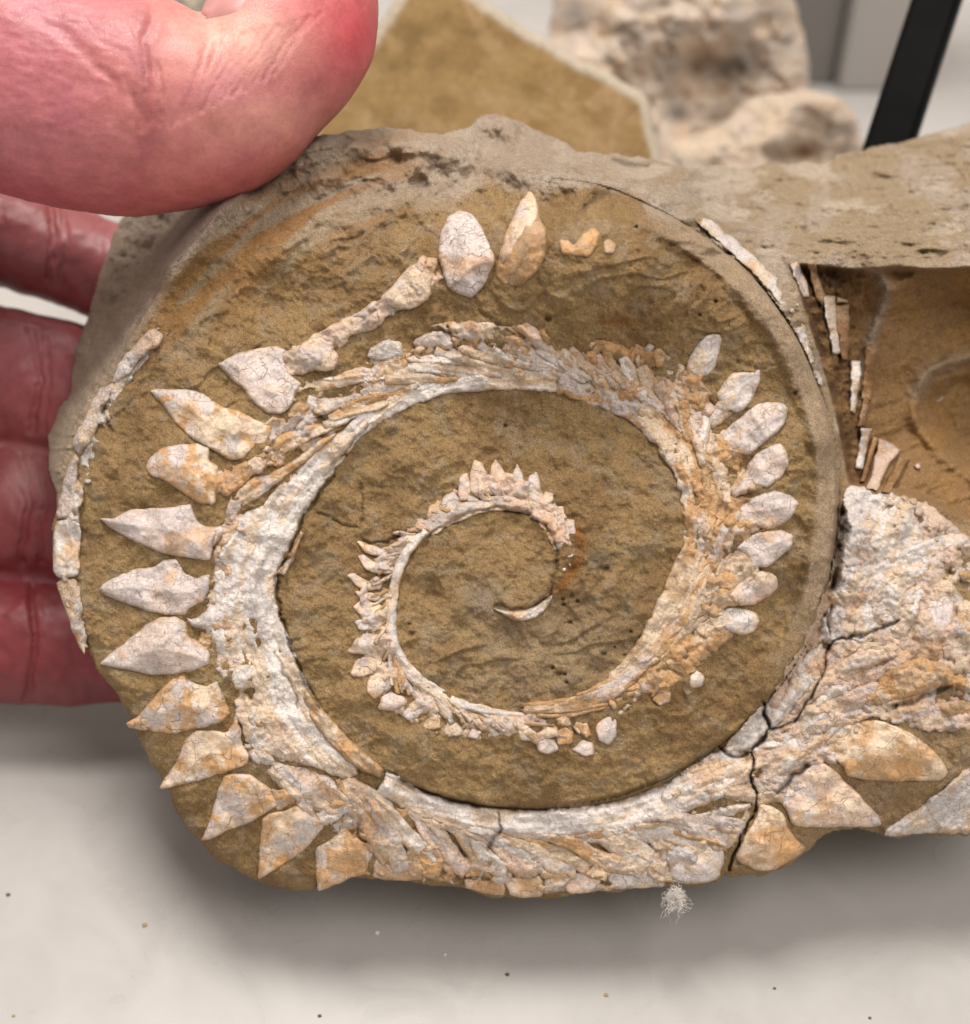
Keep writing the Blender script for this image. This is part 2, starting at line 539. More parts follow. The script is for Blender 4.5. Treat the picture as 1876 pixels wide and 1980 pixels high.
PITS = np.vstack([np.hstack([T('F', [1430, 1185, 1525, 1172, 1345, 1420, 1645, 1460, 1675, 1500, 1625, 1565, 620, 1478, 600, 1440, 1285, 1635, 1345, 1660, 1340, 1700, 1310, 1650, 1375, 1310, 1400, 1280, 1350,
                                      1330, 1055, 510, 1235, 1770, 1500, 1560, 1520, 1580, 1370, 1670, 1385, 1700, 1325, 1320]), np.array([[4.5, 1.0]] * 22)]),
                  np.hstack([T('B', [700, 1095, 1255, 1468, 890, 1430, 1380, 1435, 1665, 1055]), np.array([[5, 1.2]] * 5)]),
                  np.hstack([T('C', [610, 1470, 685, 1435, 585, 1275, 310, 1055, 1050, 1825]), np.array([[4, 1.0]] * 5)]),
                  np.hstack([T('J', [285, 35, 320, 75, 395, 672, 265, 135, 205, 120, 545, 595]), np.array([[4, .9]] * 6)])])


FOLD = chaikin(T('D', [600, 200, 500, 318, 430, 400, 345, 500, 290, 590, 235, 680, 180, 750, 130, 850, 105, 960]), 1, closed=False)
FOLDP = np.vstack([FOLD, T('D', [-200, 960, -200, 0, 600, 0])])


RIDGE = T('D', [330, 520, 400, 430, 480, 350, 560, 300, 660, 280, 760, 275, 850, 290, 960, 318, 1060, 330, 1180, 345, 1290, 390, 1400, 460])
TROUGH = T('D', [380, 560, 470, 460, 580, 390, 700, 360, 850, 355, 960, 365])


def fold_side(X, Y):
    d, _, _ = sdist(X, Y, FOLDP)
    return (d > 0).astype(float)


_r = np.random.RandomState(8)
PITS = PITS[_r.rand(len(PITS)) > .3]
PITS[:, :2] += _r.normal(0, 5, (len(PITS), 2)); PITS[:, 2] *= _r.uniform(.5, 1.3, len(PITS))


def carve(X, Y):
    c = np.zeros(X.shape); m = np.zeros(X.shape)
    wx = X + fbm(X, Y, 18, 3, 31) * 9; wy = Y + fbm(X, Y, 18, 3, 37) * 9
    wv = .55 + 1.3 * np.clip(fbm(X, Y, 26, 2, 39) + .35, 0, 1)
    for pts, wd, dp in CRACKS:
        x0, y0 = pts.min(0) - 20; x1, y1 = pts.max(0) + 20
        k = (X > x0) & (X < x1) & (Y > y0) & (Y < y1)
        if not k.any(): continue
        d = linedist(wx[k], wy[k], pts)
        g = np.exp(-(d / (wd * wv[k])) ** 2)
        c[k] = np.maximum(c[k], g * dp); m[k] = np.maximum(m[k], g * min(1, dp / 1.5))
    return c, m


def pits(X, Y):
    c = np.zeros(X.shape)
    for x, y, r, dp in PITS:
        k = (np.abs(X - x) < 20) & (np.abs(Y - y) < 20)
        if not k.any(): continue
        dd = np.hypot((X[k] - x) * 1.0, (Y[k] - y) * 1.25) + fbm(X[k], Y[k], 5, 2, 77) * 4
        c[k] = np.maximum(c[k], np.exp(-(np.maximum(dd, 0) / (r * (.7 + .5 * math.sin(x * 3.1)**2))) ** 3) * dp * .8)
    return c


def base_w(X, Y):
    """height of the rock face without grain"""
    h = tps_eval(FIT, X, Y)
    d, _, _ = sdist(X, Y, PLATE)
    outw = sst(0, 5, -d) * np.exp(-np.maximum(-d, 0) / 110) * sst(700, 830, X) * sst(560, 800, Y)
    h = h - 2.0 * outw
    # smooth rim of the plate
    rim = sst(64, 34, d) * sst(0, 8, d) * sst(1150, 1300, X) * sst(380, 430, Y) * sst(1500, 1150, Y)
    h = h + 2.0 * rim - 1.2 * sst(10, 0, d) * (d > 0) * sst(1000, 1200, X)
    rd = linedist(X, Y + fbm(X, Y, 90, 3, 52) * 26, RIDGE)
    h = h + (2.6 + 3.0 * fbm(X, Y, 80, 2, 51)) * np.exp(-(rd / 26) ** 2)
    td = linedist(X, Y, TROUGH)
    h = h - 2.4 * np.exp(-(td / 40) ** 2)
    dl = linedist(X, Y, FOLD) * (fold_side(X, Y))
    h = h - 13.0 * sst(0, 60, dl) + 1.5 * np.exp(-(linedist(X, Y, FOLD) / 26) ** 2)
    dc, _, _ = sdist(X, Y, CAV)
    h = h - 4.5 * sst(0, 14, dc) - 2.5 * sst(20, 130, dc)
    db, _, _ = sdist(X, Y, BOWL)
    h = h - 4.0 * sst(0, 60, db) + 1.6 * np.exp(-(db / 12) ** 2)
    h = h - 3.0 * np.exp(-(((X - 1860) / 110) ** 2 + ((Y - 600) / 55) ** 2)) + 1.5 * np.exp(-(linedist(X, Y, T('D', [1700, 520, 1716, 560, 1690, 650, 1668, 740])) / 14) ** 2) + 1.2 * np.exp(-(linedist(X, Y, T('D', [1720, 560, 1790, 524, 1900, 515])) / 12) ** 2)
    for gx, gy, r, a in ((565, 585, 60, -3.0), (470, 560, 45, -1.2), (560, 640, 40, .8), (900, 1110, 60, .4), (830, 1150, 30, -1.0), (900, 1160, 40, .9), (640, 1200, 70, .5), (680, 1020, 60, -.6), (640, 970, 40, .5),
                        (900, 350, 60, -1.5), (1000, 380, 50, -2.0), (1130, 400, 60, -1.5), (480, 350, 40, -1.5), (650, 290, 70, 1.5)):
        h = h + a * np.exp(-(((X - gx) / (r * 1.4)) ** 2 + ((Y - gy) / r) ** 2))
    dC, _, _ = sdist(X, Y, CAV)
    amp = (1 - 0.65 * sst(50, 40, d) * (d > 0) * sst(1150, 1300, X) * sst(1500, 1150, Y)) * (1 - 0.3 * sst(0, 10, dC))
    h = h + amp * (fbm(X, Y, 150, 3, 1) * 1.6 + fbm(X, Y, 42, 3, 2) * 1.1 - np.abs(fbm(X, Y, 80, 3, 5)) * 1.5)
    return h


# cached grid of the base so the parts can sit on it
GX = np.arange(60, 2160, 4.0); GY = np.arange(190, 1770, 4.0)
_gx, _gy = np.meshgrid(GX, GY, indexing='ij')
BASE = base_w(_gx, _gy)


def base_at(X, Y):
    fx = np.clip((X - GX[0]) / 4.0, 0, len(GX) - 1.001); fy = np.clip((Y - GY[0]) / 4.0, 0, len(GY) - 1.001)
    i = fx.astype(int); j = fy.astype(int); fx = fx - i; fy = fy - j
    return (BASE[i, j] * (1 - fx) + BASE[i + 1, j] * fx) * (1 - fy) + (BASE[i, j + 1] * (1 - fx) + BASE[i + 1, j + 1] * fx) * fy


def rock_h(X, Y, d):
    h = base_w(X, Y)
    top = sst(560, 430, Y - 0.0 * X)
    dC, _, _ = sdist(X, Y, CAV)
    dP, _, _ = sdist(X, Y, PLATE)
    cav = sst(0, 10, dC)
    rimz = sst(50, 40, dP) * (dP > 0) * sst(1150, 1300, X) * sst(1500, 1150, Y)
    amp = (1 - 0.65 * rimz) * (1 - 0.3 * cav)
    h = h + amp * (fbm(X, Y, 30, 3, 7) * .5 + fbm(X, Y, 12, 3, 3) * 0.42 + fbm(X, Y, 5, 2, 8) * 0.2)
    q_ = fbm(X * .6 + Y * .2, Y, 120, 3, 55) * 4
    h = h + amp * .6 * (np.floor(q_) + sst(.0, .18, q_ - np.floor(q_)) - q_) * sst(-.1, .25, fbm(X, Y, 160, 2, 56))
    # bedding striations top left and top right
    r = np.hypot(X - 980, Y - 1080)
    st = sst(560, 420, Y) * sst(960, 760, X)
    h = h + st * fbm(r * 1.0, np.arctan2(Y - 1080, X - 980) * 160, 16, 3, 12) * .8
    tz = sst(470, 330, Y) * sst(1250, 1100, X)
    h = h + tz * ((np.abs(fbm(X, Y, 110, 3, 41)) * -9 + 2.6) + fbm(X, Y, 34, 3, 43) * 2.0 + fbm(X, Y, 10, 3, 46) * .5)
    nt_ = sst(560, 500, Y) * sst(1000, 1150, X) * sst(6, -6, dP)
    h = h + nt_ * (fbm(X, Y, 40, 4, 44) * 2.4 - np.abs(fbm(X * .5, Y, 60, 3, 45)) * 3.0)
    fo = np.maximum(fold_side(X, Y), .35 * sst(430, 340, Y) * sst(1000, 900, X))
    h = h + fo * (fbm(X, Y, 60, 4, 47) * 3.0 - np.abs(fbm(X, Y, 90, 3, 48)) * 4.0 + fbm(X, Y, 16, 3, 49) * .8)
    tr = sst(1250, 1350, X) * sst(520, 490, Y)
    h = h + tr * fbm(X * .25 + Y * .1, Y, 14, 3, 14) * 2.4
    h = h + cav * fbm(X * .3, Y + X * .3, 16, 3, 15) * 0.8 + cav * sst(1700, 1610, X) * fbm(X, Y, 10, 3, 29) * 1.6
    c, _ = carve(X, Y)
    h = h - c - pits(X, Y)
    R = 34.0
    t = np.clip(1 - d / R, 0, 1)
    h = h - 2.6 * (1 - np.sqrt(np.maximum(1 - t * t, 0)))
    return h


OCHRE = np.array([.415, .275, .128]); OCHD = np.array([.28, .172, .074]); GREYB = np.array([.42, .325, .22]); PINKG = np.array([.48, .395, .32])
ORNG = np.array([.40, .21, .075]); PALE = np.array([.50, .42, .34]); BROWN = np.array([.20, .105, .040]); DARK = np.array([.05, .028, .014]); CAVC = np.array([.38, .225, .10])


def mixc(c, col, m):
    return c * (1 - m[..., None]) + col * m[..., None]


def rock_c(X, Y, d):
    n1 = fbm(X, Y, 120, 4, 21) + .5; n2 = fbm(X, Y, 30, 4, 22) + .5; n3 = fbm(X, Y, 60, 4, 23) + .5
    c = np.broadcast_to(OCHRE, X.shape + (3,)).copy()
    c = mixc(c, OCHD, sst(.45, .75, n1) * .7)
    c = mixc(c, GREYB, sst(.55, .8, n2) * .5)
    # paler greyish matrix low in the whorl
    c = mixc(c, GREYB, .55 * np.exp(-(((X - 1080) / 160) ** 2 + ((Y - 1250) / 90) ** 2)))
    # weathered skin on top
    dP, _, _ = sdist(X, Y, PLATE)
    line = 470 - 0.13 * (X - 500) - 60 * np.exp(-((X - 1000) / 260) ** 2)
    topm = np.maximum(sst(50, -50, Y - line + 90 * (n3 - .5)) * (X < 1300), sst(1120, 1000, X) * sst(352, 300, Y))
    c = mixc(c, PINKG, topm * .8)
    c = mixc(c, PALE * 1.1, topm * sst(.5, .75, fbm(X * .5, Y, 40, 4, 27) + .5) * .7)
    r = np.hypot(X - 980, Y - 1100)
    band = fbm(r, np.arctan2(Y - 1100, X - 980) * 140, 24, 3, 12) + .5
    zb = np.exp(-((r - 790) / 85) ** 2) * sst(900, 700, X) * sst(760, 560, Y)
    c = mixc(c, ORNG, zb * sst(.30, .62, band) * .9)
    c = mixc(c, GREYB * 1.1, zb * sst(.42, .2, band) * .6)
    outm = sst(4, -8, dP) * sst(1130, 1280, X) * sst(950, 800, Y)
    c = mixc(c, GREYB, outm * .9)
    c = mixc(c, PINKG, outm * sst(.45, .7, n3) * .8)
    c = np.where((outm * sst(1380, 1480, X) * sst(1380, 1450, Y))[..., None] > .5, mixc(c, OCHRE, np.ones(X.shape)), c)
    c = mixc(c, PALE * 1.15, outm * sst(.58, .74, fbm(X * .35, Y, 34, 4, 26) + .5) * .9)
    # pale crust on top of the rim
    dE = linedist(X, Y, EDGE)
    k = np.exp(-((dE - 6) / 14) ** 2) * sst(1620, 1500, X) * sst(760, 700, Y) * sst(.35, .55, n2)
    c = mixc(c, PALE, k * .85)
    c = mixc(c, np.array([.47, .35, .24]), sst(50, 40, dP) * (dP > 0) * sst(1200, 1350, X) * sst(1350, 1100, Y) * .9)
    # left side facet
    c = mixc(c, PINKG, sst(30, -5, sdist(X, Y, FOLDP)[0] * -1 + 12 * (n3 - .5)) * .85)
    # cavity
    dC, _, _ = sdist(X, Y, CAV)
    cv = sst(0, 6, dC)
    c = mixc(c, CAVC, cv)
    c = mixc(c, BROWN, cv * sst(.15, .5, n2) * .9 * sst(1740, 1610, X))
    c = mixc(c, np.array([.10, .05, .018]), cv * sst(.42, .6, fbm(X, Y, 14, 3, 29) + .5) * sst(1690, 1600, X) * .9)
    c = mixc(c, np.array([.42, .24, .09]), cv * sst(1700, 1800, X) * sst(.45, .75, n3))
    c = mixc(c, np.array([.40, .32, .24]), cv * np.exp(-(linedist(X, Y, T('D', [1690, 520, 1715, 560, 1690, 640, 1668, 720])) / 12) ** 2))
    c = mixc(c, np.array([.44, .33, .22]), cv * np.exp(-(linedist(X, Y, T('D', [1770, 760, 1800, 715, 1876, 690])) / 16) ** 2) * .9)
    # bone-stained ground outside the plate
    low = sst(0, -6, dP) * sst(900, 960, Y) * sst(1500, 1600, X) * (1 - cv)
    c = mixc(c, np.array([.46, .36, .29]), low * .15)
    # amber glaze beside the innermost teeth, grey patch
    am = np.exp(-(linedist(X, Y, T('F', [1400, 990, 1420, 1090, 1370, 1180, 1310, 1260])) / 11) ** 2)
    c = mixc(c, np.array([.33, .13, .025]), am * .85)
    c = mixc(c, np.array([.16, .14, .10]), .75 * np.exp(-(((X - 1160) / 26) ** 2 + ((Y - 1080) / 22) ** 2)))
    c = mixc(c, np.array([.30, .24, .18]), .7 * np.exp(-(((X - 935) / 40) ** 2 + ((Y - 1160) / 40) ** 2)))
    c = mixc(c, np.array([.34, .15, .04]), .8 * np.exp(-(((X - 1195) / 34) ** 2 + ((Y - 622) / 16) ** 2)))
    _, m = carve(X, Y)
    c = mixc(c, DARK, m * .75)
    c = mixc(c, DARK, np.clip(pits(X, Y), 0, 1) * .25)
    return np.clip(c, 0, 1)


def rock_back(X, Y):
    return -32 - 26 * sst(500, 1200, X) + 0 * Y


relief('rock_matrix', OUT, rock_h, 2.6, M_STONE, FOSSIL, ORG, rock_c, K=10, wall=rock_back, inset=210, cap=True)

# ---- bone and tooth colours
LIL = np.array([.60, .53, .50]); CREAM = np.array([.72, .57, .42]); WHT = np.array([.80, .74, .69]); TAN = np.array([.50, .34, .20]); ORB = np.array([.58, .33, .14]); BLU = np.array([.67, .62, .59]); PNK = np.array([.72, .54, .43])
PAL = {'lilac': (LIL, (PNK + LIL) / 2, LIL * 1.08), 'cream': (CREAM, LIL, ORB), 'white': (WHT, BLU, CREAM), 'tan': (TAN, PNK, ORB), 'orange': (CREAM, ORB, TAN), 'umber': (np.array([.33, .20, .10]), np.array([.40, .26, .14]), TAN),
       'blue': (BLU, LIL, CREAM), 'pink': (PNK, CREAM, LIL), 'brown': (np.array([.26, .14, .06]), np.array([.36, .2, .09]), TAN)}
_seed = [100]
SEG = {}


def bone(name, poly, pal='cream', H=1.3, r=16, mat=None, fold=0.0, sm=1, jag=2.4, pitch=2.2, warm=None, gr=0.75, label=None, streak=None, sink=1.4, patchy=None, path=None, lift=0.0):
    _seed[0] += 1
    sd = _seed[0]
    p = rough(chaikin(poly, sm) if mat is not M_ENAMEL else soft(poly), jag, sd, 5, 11) if jag else densify(chaikin(poly, sm), 6)
    cc = p.mean(0)

    def hf(X, Y, d):
        t = np.clip(d / r, 0, 1)
        dome = np.sqrt(np.maximum(1 - (1 - t) ** 2, 0))
        h = base_at(X, Y) + H * (0.10 + 0.50 * dome) + fold * np.clip(d / 30, 0, 1.6)
        if patchy is not None:
            h = h - 1.0 * sst(patchy, patchy + .12, fbm(X, Y, 42, 4, sd + 7) + .5)
        h = h + (fbm(X, Y, 34, 3, sd) * 1.0 + fbm(X, Y, 9, 3, sd + 1) * .45) * gr
        if streak is not None:
            a = math.radians(streak)
            s = X * math.sin(a) + Y * math.cos(a); q = X * math.cos(a) - Y * math.sin(a)
            h = h + fbm(s, q * .16, 11, 3, sd + 2) * .9
        if path is not None:
            so, oo = along(X, Y, path)
            h = h + fbm(oo, so * .12, 10, 3, sd + 2) * .5 * fib
        c, _ = carve(X, Y)
        return h + lift - c

    fib = 1.0 if H > .9 else .6
    A, B, C = PAL[pal]

    def cf(X, Y, d):
        if path is not None:
            so, oo = along(X, Y, path)
            X0, Y0, X, Y = X, Y, so * .35, oo * 1.3
        else:
            X0, Y0 = X, Y
        n1 = fbm(X, Y, 46, 4, sd) + .5; n2 = fbm(X + 300, Y, 26, 4, sd + 5) + .5; n3 = fbm(X, Y + 400, 60, 3, 3) + .5
        c = np.broadcast_to(A, X.shape + (3,)).copy()
        c = mixc(c, B, sst(.42, .66, n1) * .9)
        c = mixc(c, C, sst(.52, .72, n2) * .85)
        c = mixc(c, ORB, sst(.68, .82, n3) * .5)
        X, Y = X0, Y0
        if patchy is not None:
            c = mixc(c, OCHRE, .9 * sst(patchy - .04, patchy + .08, fbm(X, Y, 42, 4, sd + 7) + .5))
        e = np.exp(-d / 3.0) * (fbm(X, Y, 12, 2, 9) + .65)
        c = mixc(c, OCHRE * .8, np.clip(e, 0, 1) * .7)
        _, m = carve(X, Y)
        c = mixc(c, DARK, m * .8)
        return np.clip(c, 0, 1)

    return relief(name, p, hf, pitch, mat or M_BONE, FOSSIL, ORG, cf, K=2, wall=sink, label=label)


def tooth(tile, flat, pal='lilac', H=1.5, fold=.8, r=20, name='tooth', label=None, mat=None, **k):
    return bone(name, T(tile, flat), pal, H * .5 + .25, r * .38, mat or M_ENAMEL, fold * .72, 1, 1.3, 2.0, gr=.28, label=label, **k)


def along(X, Y, pts):
    best = np.full(X.shape, 1e12); so = np.zeros(X.shape); oo = np.zeros(X.shape); acc = 0
    for i in range(len(pts) - 1):
        ax, ay = pts[i][:2]; bx, by = pts[i + 1][:2]
        ex, ey = bx - ax, by - ay; L = math.hypot(ex, ey) + 1e-9
        t = np.clip(((X - ax) * ex + (Y - ay) * ey) / L / L, 0, 1)
        dx = X - ax - t * ex; dy = Y - ay - t * ey
        d = dx * dx + dy * dy
        m = d < best
        best = np.where(m, d, best); so = np.where(m, acc + t * L, so); oo = np.where(m, (dx * ey - dy * ex) / L, oo)
        acc += L
    return so, oo


def strands(center, t0, t1, n, off0, off1, dl, w0, w1, pals, seed, H=1.0, gr=.35, taper=8, wob=8, lift=(.0, .35)):
    """overlapping root strands leaving the shaft on its outer side; center runs anticlockwise"""
    rnd = random.Random(seed)
    c = chaikin(np.array(center, float)[:, :2], 3, closed=False)
    L = np.concatenate([[0], np.cumsum(np.hypot(*np.diff(c, axis=0).T))])
    tn = np.gradient(c, axis=0); tn /= np.hypot(tn[:, 0], tn[:, 1])[:, None]
    nrm = np.stack([-tn[:, 1], tn[:, 0]], 1)
    mid_ = c.mean(0)
    if np.sum((c - mid_) * nrm) < 0: nrm = -nrm
    at = lambda l, o: np.array([np.interp(l, L, c[:, 0]) + np.interp(l, L, nrm[:, 0]) * o, np.interp(l, L, c[:, 1]) + np.interp(l, L, nrm[:, 1]) * o])
    for i in range(n):
        f = t0 + (t1 - t0) * (i + rnd.uniform(-.3, .3)) / max(1, n - 1)
        l = np.clip(f, 0, 1) * L[-1]
        a0 = np.interp(f, [t0, t1], off0) * rnd.uniform(.72, 1.12); a1 = np.interp(f, [t0, t1], off1) + rnd.uniform(-6, 6)
        D = dl * rnd.uniform(.7, 1.25)
        pts = []
        for k in range(6):
            q = k / 5
            o_ = a0 + (a1 - a0) * (1 - (1 - q) ** 1.7)
            p_ = at(max(0, l - D * q), o_)
            wd = (w0 * (1 - q) + w1 * q) * (.45 + .55 * math.sin(math.pi * min(1, (q + .12) / .45) / 2)) * rnd.uniform(.85, 1.15)
            p_[1] = min(p_[1], 1704 - wd / 2 - wob * .3)
            pts.append((p_[0] + rnd.uniform(-1, 1) * wob * .3, p_[1] + rnd.uniform(-1, 1) * wob * .3, max(wd, 5)))
        bone('bone_strand', ribbon(pts), rnd.choice(pals), H * rnd.uniform(.7, 1.2), taper, rnd.choice([M_BONE, M_BONE, M_CHALK]), 0, 0, 1.8, pitch=2.4, gr=gr, path=[p[:2] for p in pts], lift=rnd.uniform(*lift))


def crust(poly, pal, patchy, H=.7, mat=None, **k):
    return bone('bone_crust', poly, pal, H, 14, mat or M_BONE, 0, 1, 5.0, 2.8, gr=1.6, patchy=patchy, **k)


crust(T('D', [560, 1440, 640, 1495, 740, 1525, 860, 1566, 1000, 1580, 1200, 1565, 1330, 1520, 1420, 1470, 1448, 1500, 1440, 1600, 1400, 1690, 1300, 1708, 1160, 1722, 1000, 1728, 900, 1712, 740, 1693, 690, 1690, 650, 1620, 580, 1540]), 'cream', .47, streak=8)
crust(T('D', [1470, 1385, 1600, 1150, 1634, 950, 1760, 955, 1850, 1010, 1910, 1100, 1990, 1300, 1960, 1400, 1800, 1420, 1640, 1370, 1560, 1500, 1460, 1580, 1440, 1500, 1400, 1460]), 'pink', .78, 1.0, M_CHALK)
crust(ribbon([(690, 780, 60), (780, 712, 90), (900, 690, 90), (1000, 692, 90), (1100, 705, 90), (1200, 715, 110), (1290, 755, 140), (1360, 850, 130), (1402, 950, 110), (1425, 1050, 100), (1410, 1150, 90), (1365, 1230, 80), (1290, 1300, 60), (1180, 1360, 50)]), 'orange', .60)
crust(ribbon([(1085, 1060, 36), (1062, 990, 50), (1000, 948, 60), (940, 942, 60), (880, 962, 50), (812, 1030, 30)]), 'pink', .75, .5)
crust(ribbon([(790, 1045, 30), (745, 1090, 50), (728, 1150, 66), (728, 1230, 66), (752, 1310, 80), (800, 1362, 80), (880, 1398, 64), (980, 1408, 50), (1080, 1402, 56), (1160, 1388, 50), (1250, 1320, 30)]), 'pink', .66, .5)
crust(ribbon([(540, 905, 50), (600, 830, 60), (690, 775, 60), (760, 720, 80), (850, 690, 60)]), 'cream', .55, .5)
crust(T('H', [1000, 130, 1060, 200, 1090, 300, 1130, 440, 1200, 440, 1190, 300, 1170, 200, 1100, 120]), 'tan', .55, .4)

crust(ribbon([(560, 830, 70), (520, 900, 80), (470, 980, 60), (440, 1070, 50), (430, 1160, 60), (425, 1250, 60), (470, 1330, 50), (500, 1420, 60), (560, 1500, 60), (640, 1580, 60)]), 'pink', .54, .7)

crust(ribbon([(545, 705, 50), (610, 690, 60), (660, 640, 40), (730, 605, 36), (790, 560, 64), (838, 515, 56)]), 'pink', .80, 1.3)
crust(ribbon([(590, 800, 50), (680, 740, 50), (760, 690, 60), (860, 650, 60), (960, 650, 50), (1060, 660, 50)]), 'cream', .47, .6)

# outer teeth, down the left side
tooth('E', [1015, 205, 1060, 180, 1130, 150, 1230, 125, 1300, 120, 1340, 140, 1335, 190, 1350, 240, 1420, 300, 1390, 340, 1370, 400, 1330, 440, 1250, 440, 1200, 400, 1140, 330, 1070, 260], 'lilac', 2.4, .5)
tooth('E', [700, 332, 730, 322, 800, 325, 880, 320, 950, 340, 1000, 380, 1060, 410, 1140, 430, 1200, 470, 1280, 490, 1275, 530, 1240, 580, 1190, 600, 1150, 650, 1080, 660, 1020, 620, 960, 590, 890, 550, 820, 480, 760, 400], 'cream', 1.8, 1.0)
tooth('E', [680, 690, 705, 640, 750, 600, 850, 578, 940, 580, 985, 600, 980, 660, 1025, 690, 1025, 760, 1010, 870, 930, 860, 860, 810, 760, 745, 710, 735], 'cream', 1.8, 1.0, label='pale tooth with a broken blunt tip')
tooth('E', [465, 928, 530, 930, 620, 885, 720, 880, 810, 880, 895, 858, 910, 900, 930, 950, 980, 970, 1075, 955, 1050, 1010, 1000, 1060, 985, 1130, 930, 1125, 850, 1110, 770, 1100, 680, 1060, 590, 1020, 510, 970], 'lilac', 1.6, 1.0)
tooth('E', [465, 1260, 480, 1240, 560, 1195, 640, 1160, 720, 1160, 770, 1120, 830, 1120, 870, 1190, 920, 1210, 990, 1185, 985, 1260, 950, 1330, 900, 1350, 870, 1385, 790, 1385, 690, 1365, 600, 1335, 520, 1300, 480, 1285], 'lilac', 1.7, 1.1)
tooth('E', [462, 1612, 520, 1560, 600, 1500, 670, 1440, 740, 1395, 820, 1385, 880, 1420, 880, 1480, 940, 1510, 990, 1560, 985, 1620, 900, 1650, 800, 1665, 700, 1665, 600, 1640, 510, 1625], 'lilac', 1.8, 1.2)
tooth('H', [588, 465, 650, 430, 700, 370, 750, 310, 800, 260, 860, 235, 900, 270, 960, 290, 1020, 260, 1040, 310, 1060, 370, 1085, 420, 1040, 460, 960, 485, 900, 495, 830, 515, 740, 510, 650, 495, 605, 485], 'cream', 1.4, .9)
tooth('H', [742, 775, 780, 710, 830, 640, 860, 550, 910, 500, 980, 495, 1060, 510, 1110, 440, 1135, 500, 1130, 545, 1170, 610, 1160, 660, 1080, 690, 1010, 710, 940, 735, 850, 755], 'cream', 1.3, .8)
tooth('H', [938, 1022, 975, 950, 1000, 860, 1020, 780, 1050, 710, 1100, 700, 1180, 705, 1240, 750, 1310, 800, 1320, 840, 1260, 880, 1180, 930, 1090, 960, 1010, 1000], 'cream', 1.3, .7)
tooth('H', [1208, 1200, 1215, 1080, 1225, 980, 1230, 910, 1260, 885, 1340, 875, 1390, 845, 1450, 890, 1540, 920, 1500, 980, 1450, 1040, 1380, 1100, 1300, 1150], 'cream', 1.3, .7)
tooth('H', [1490, 1252, 1480, 1150, 1475, 1050, 1540, 1015, 1590, 975, 1610, 915, 1640, 970, 1700, 1020, 1770, 1040, 1740, 1100, 1720, 1170, 1640, 1190, 1600, 1215, 1540, 1235], 'cream', 1.2, .5)
tooth('I', [455, 1050, 520, 1090, 640, 1110, 700, 1160, 680, 1200, 560, 1205, 430, 1190, 440, 1120], 'tan', .9, .2)
tooth('I', [1080, 1185, 1130, 1190, 1220, 1172, 1242, 1220, 1230, 1275, 1150, 1285, 1080, 1275, 1055, 1220], 'orange', 1.1, .3)
tooth('I', [1310, 1180, 1400, 1160, 1490, 1165, 1510, 1200, 1480, 1250, 1410, 1266, 1340, 1260], 'pink', 1.1, .3)
tooth('I', [860, 1190, 960, 1200, 1040, 1190, 1060, 1240, 1050, 1275, 960, 1262, 870, 1240], 'tan', .8, .2)
tooth('J', [470, 1060, 540, 1020, 640, 1010, 720, 1050, 725, 1100, 700, 1190, 640, 1215, 540, 1222, 470, 1190, 460, 1120], 'blue', 1.5, .4)
tooth('J', [180, 1150, 240, 1110, 320, 1090, 400, 1080, 440, 1140, 450, 1230, 330, 1238, 200, 1243, 175, 1200], 'blue', 1.1, .3)
for rt, pal in (([(500, 770, 44), (545, 760, 46), (600, 752, 34), (650, 738, 14)], 'cream'), ([(500, 838, 34), (530, 830, 40), (575, 812, 30), (620, 790, 12)], 'pink'), ([(405, 935, 50), (440, 930, 46), (485, 905, 36), (530, 870, 14)], 'tan'),
                ([(420, 1040, 40), (445, 1035, 44), (480, 1020, 20)], 'pink'), ([(385, 1140, 36), (420, 1140, 44), (460, 1135, 20)], 'white'), ([(385, 1240, 34), (420, 1245, 44), (455, 1250, 24)], 'cream'),
                ([(455, 1380, 34), (490, 1392, 30), (520, 1400, 14)], 'cream'), ([(470, 1455, 40), (505, 1465, 36), (545, 1470, 16)], 'blue'), ([(530, 1550, 40), (560, 1540, 40), (600, 1525, 20)], 'cream'), ([(620, 1590, 36), (650, 1570, 40), (680, 1545, 20)], 'white')):
    bone('tooth_root', ribbon(rt), pal, 1.0, 14, M_BONE, 0, 0, 4.5, path=[q_[:2] for q_ in rt], gr=.9, patchy=.66)
crust(ribbon([(315, 640, 22), (275, 690, 26), (225, 750, 26), (190, 830, 24), (165, 900, 26), (140, 980, 30), (130, 1080, 36), (140, 1160, 30), (162, 1250, 12)]), 'white', .68, .9, M_CHALK)
# big teeth at the lower right
tooth('J', [1220, 560, 1260, 520, 1330, 450, 1420, 445, 1520, 470, 1600, 510, 1680, 570, 1750, 640, 1778, 700, 1740, 737, 1640, 735, 1500, 740, 1380, 730, 1300, 715, 1280, 670, 1230, 620, 1190, 600], 'orange', 2.0, 1.1, label='largest orange-stained tooth')
tooth('J', [965, 800, 1020, 760, 1090, 690, 1130, 645, 1190, 650, 1250, 690, 1290, 740, 1350, 790, 1400, 850, 1450, 900, 1462, 942, 1400, 955, 1300, 950, 1200, 955, 1100, 955, 1040, 940, 1010, 870], 'pink', 1.9, .9)
tooth('J', [770, 1090, 805, 1010, 845, 950, 875, 900, 885, 830, 940, 850, 1000, 880, 1020, 950, 1050, 990, 1105, 1050, 1080, 1080, 1020, 1120, 950, 1155, 880, 1155, 810, 1130], 'orange', 1.7, .8)
bone('tooth_fragment', T('J', [720, 950, 780, 915, 850, 870, 845, 905, 810, 990, 770, 1060, 740, 1020]), 'pink', 1.0, 12)
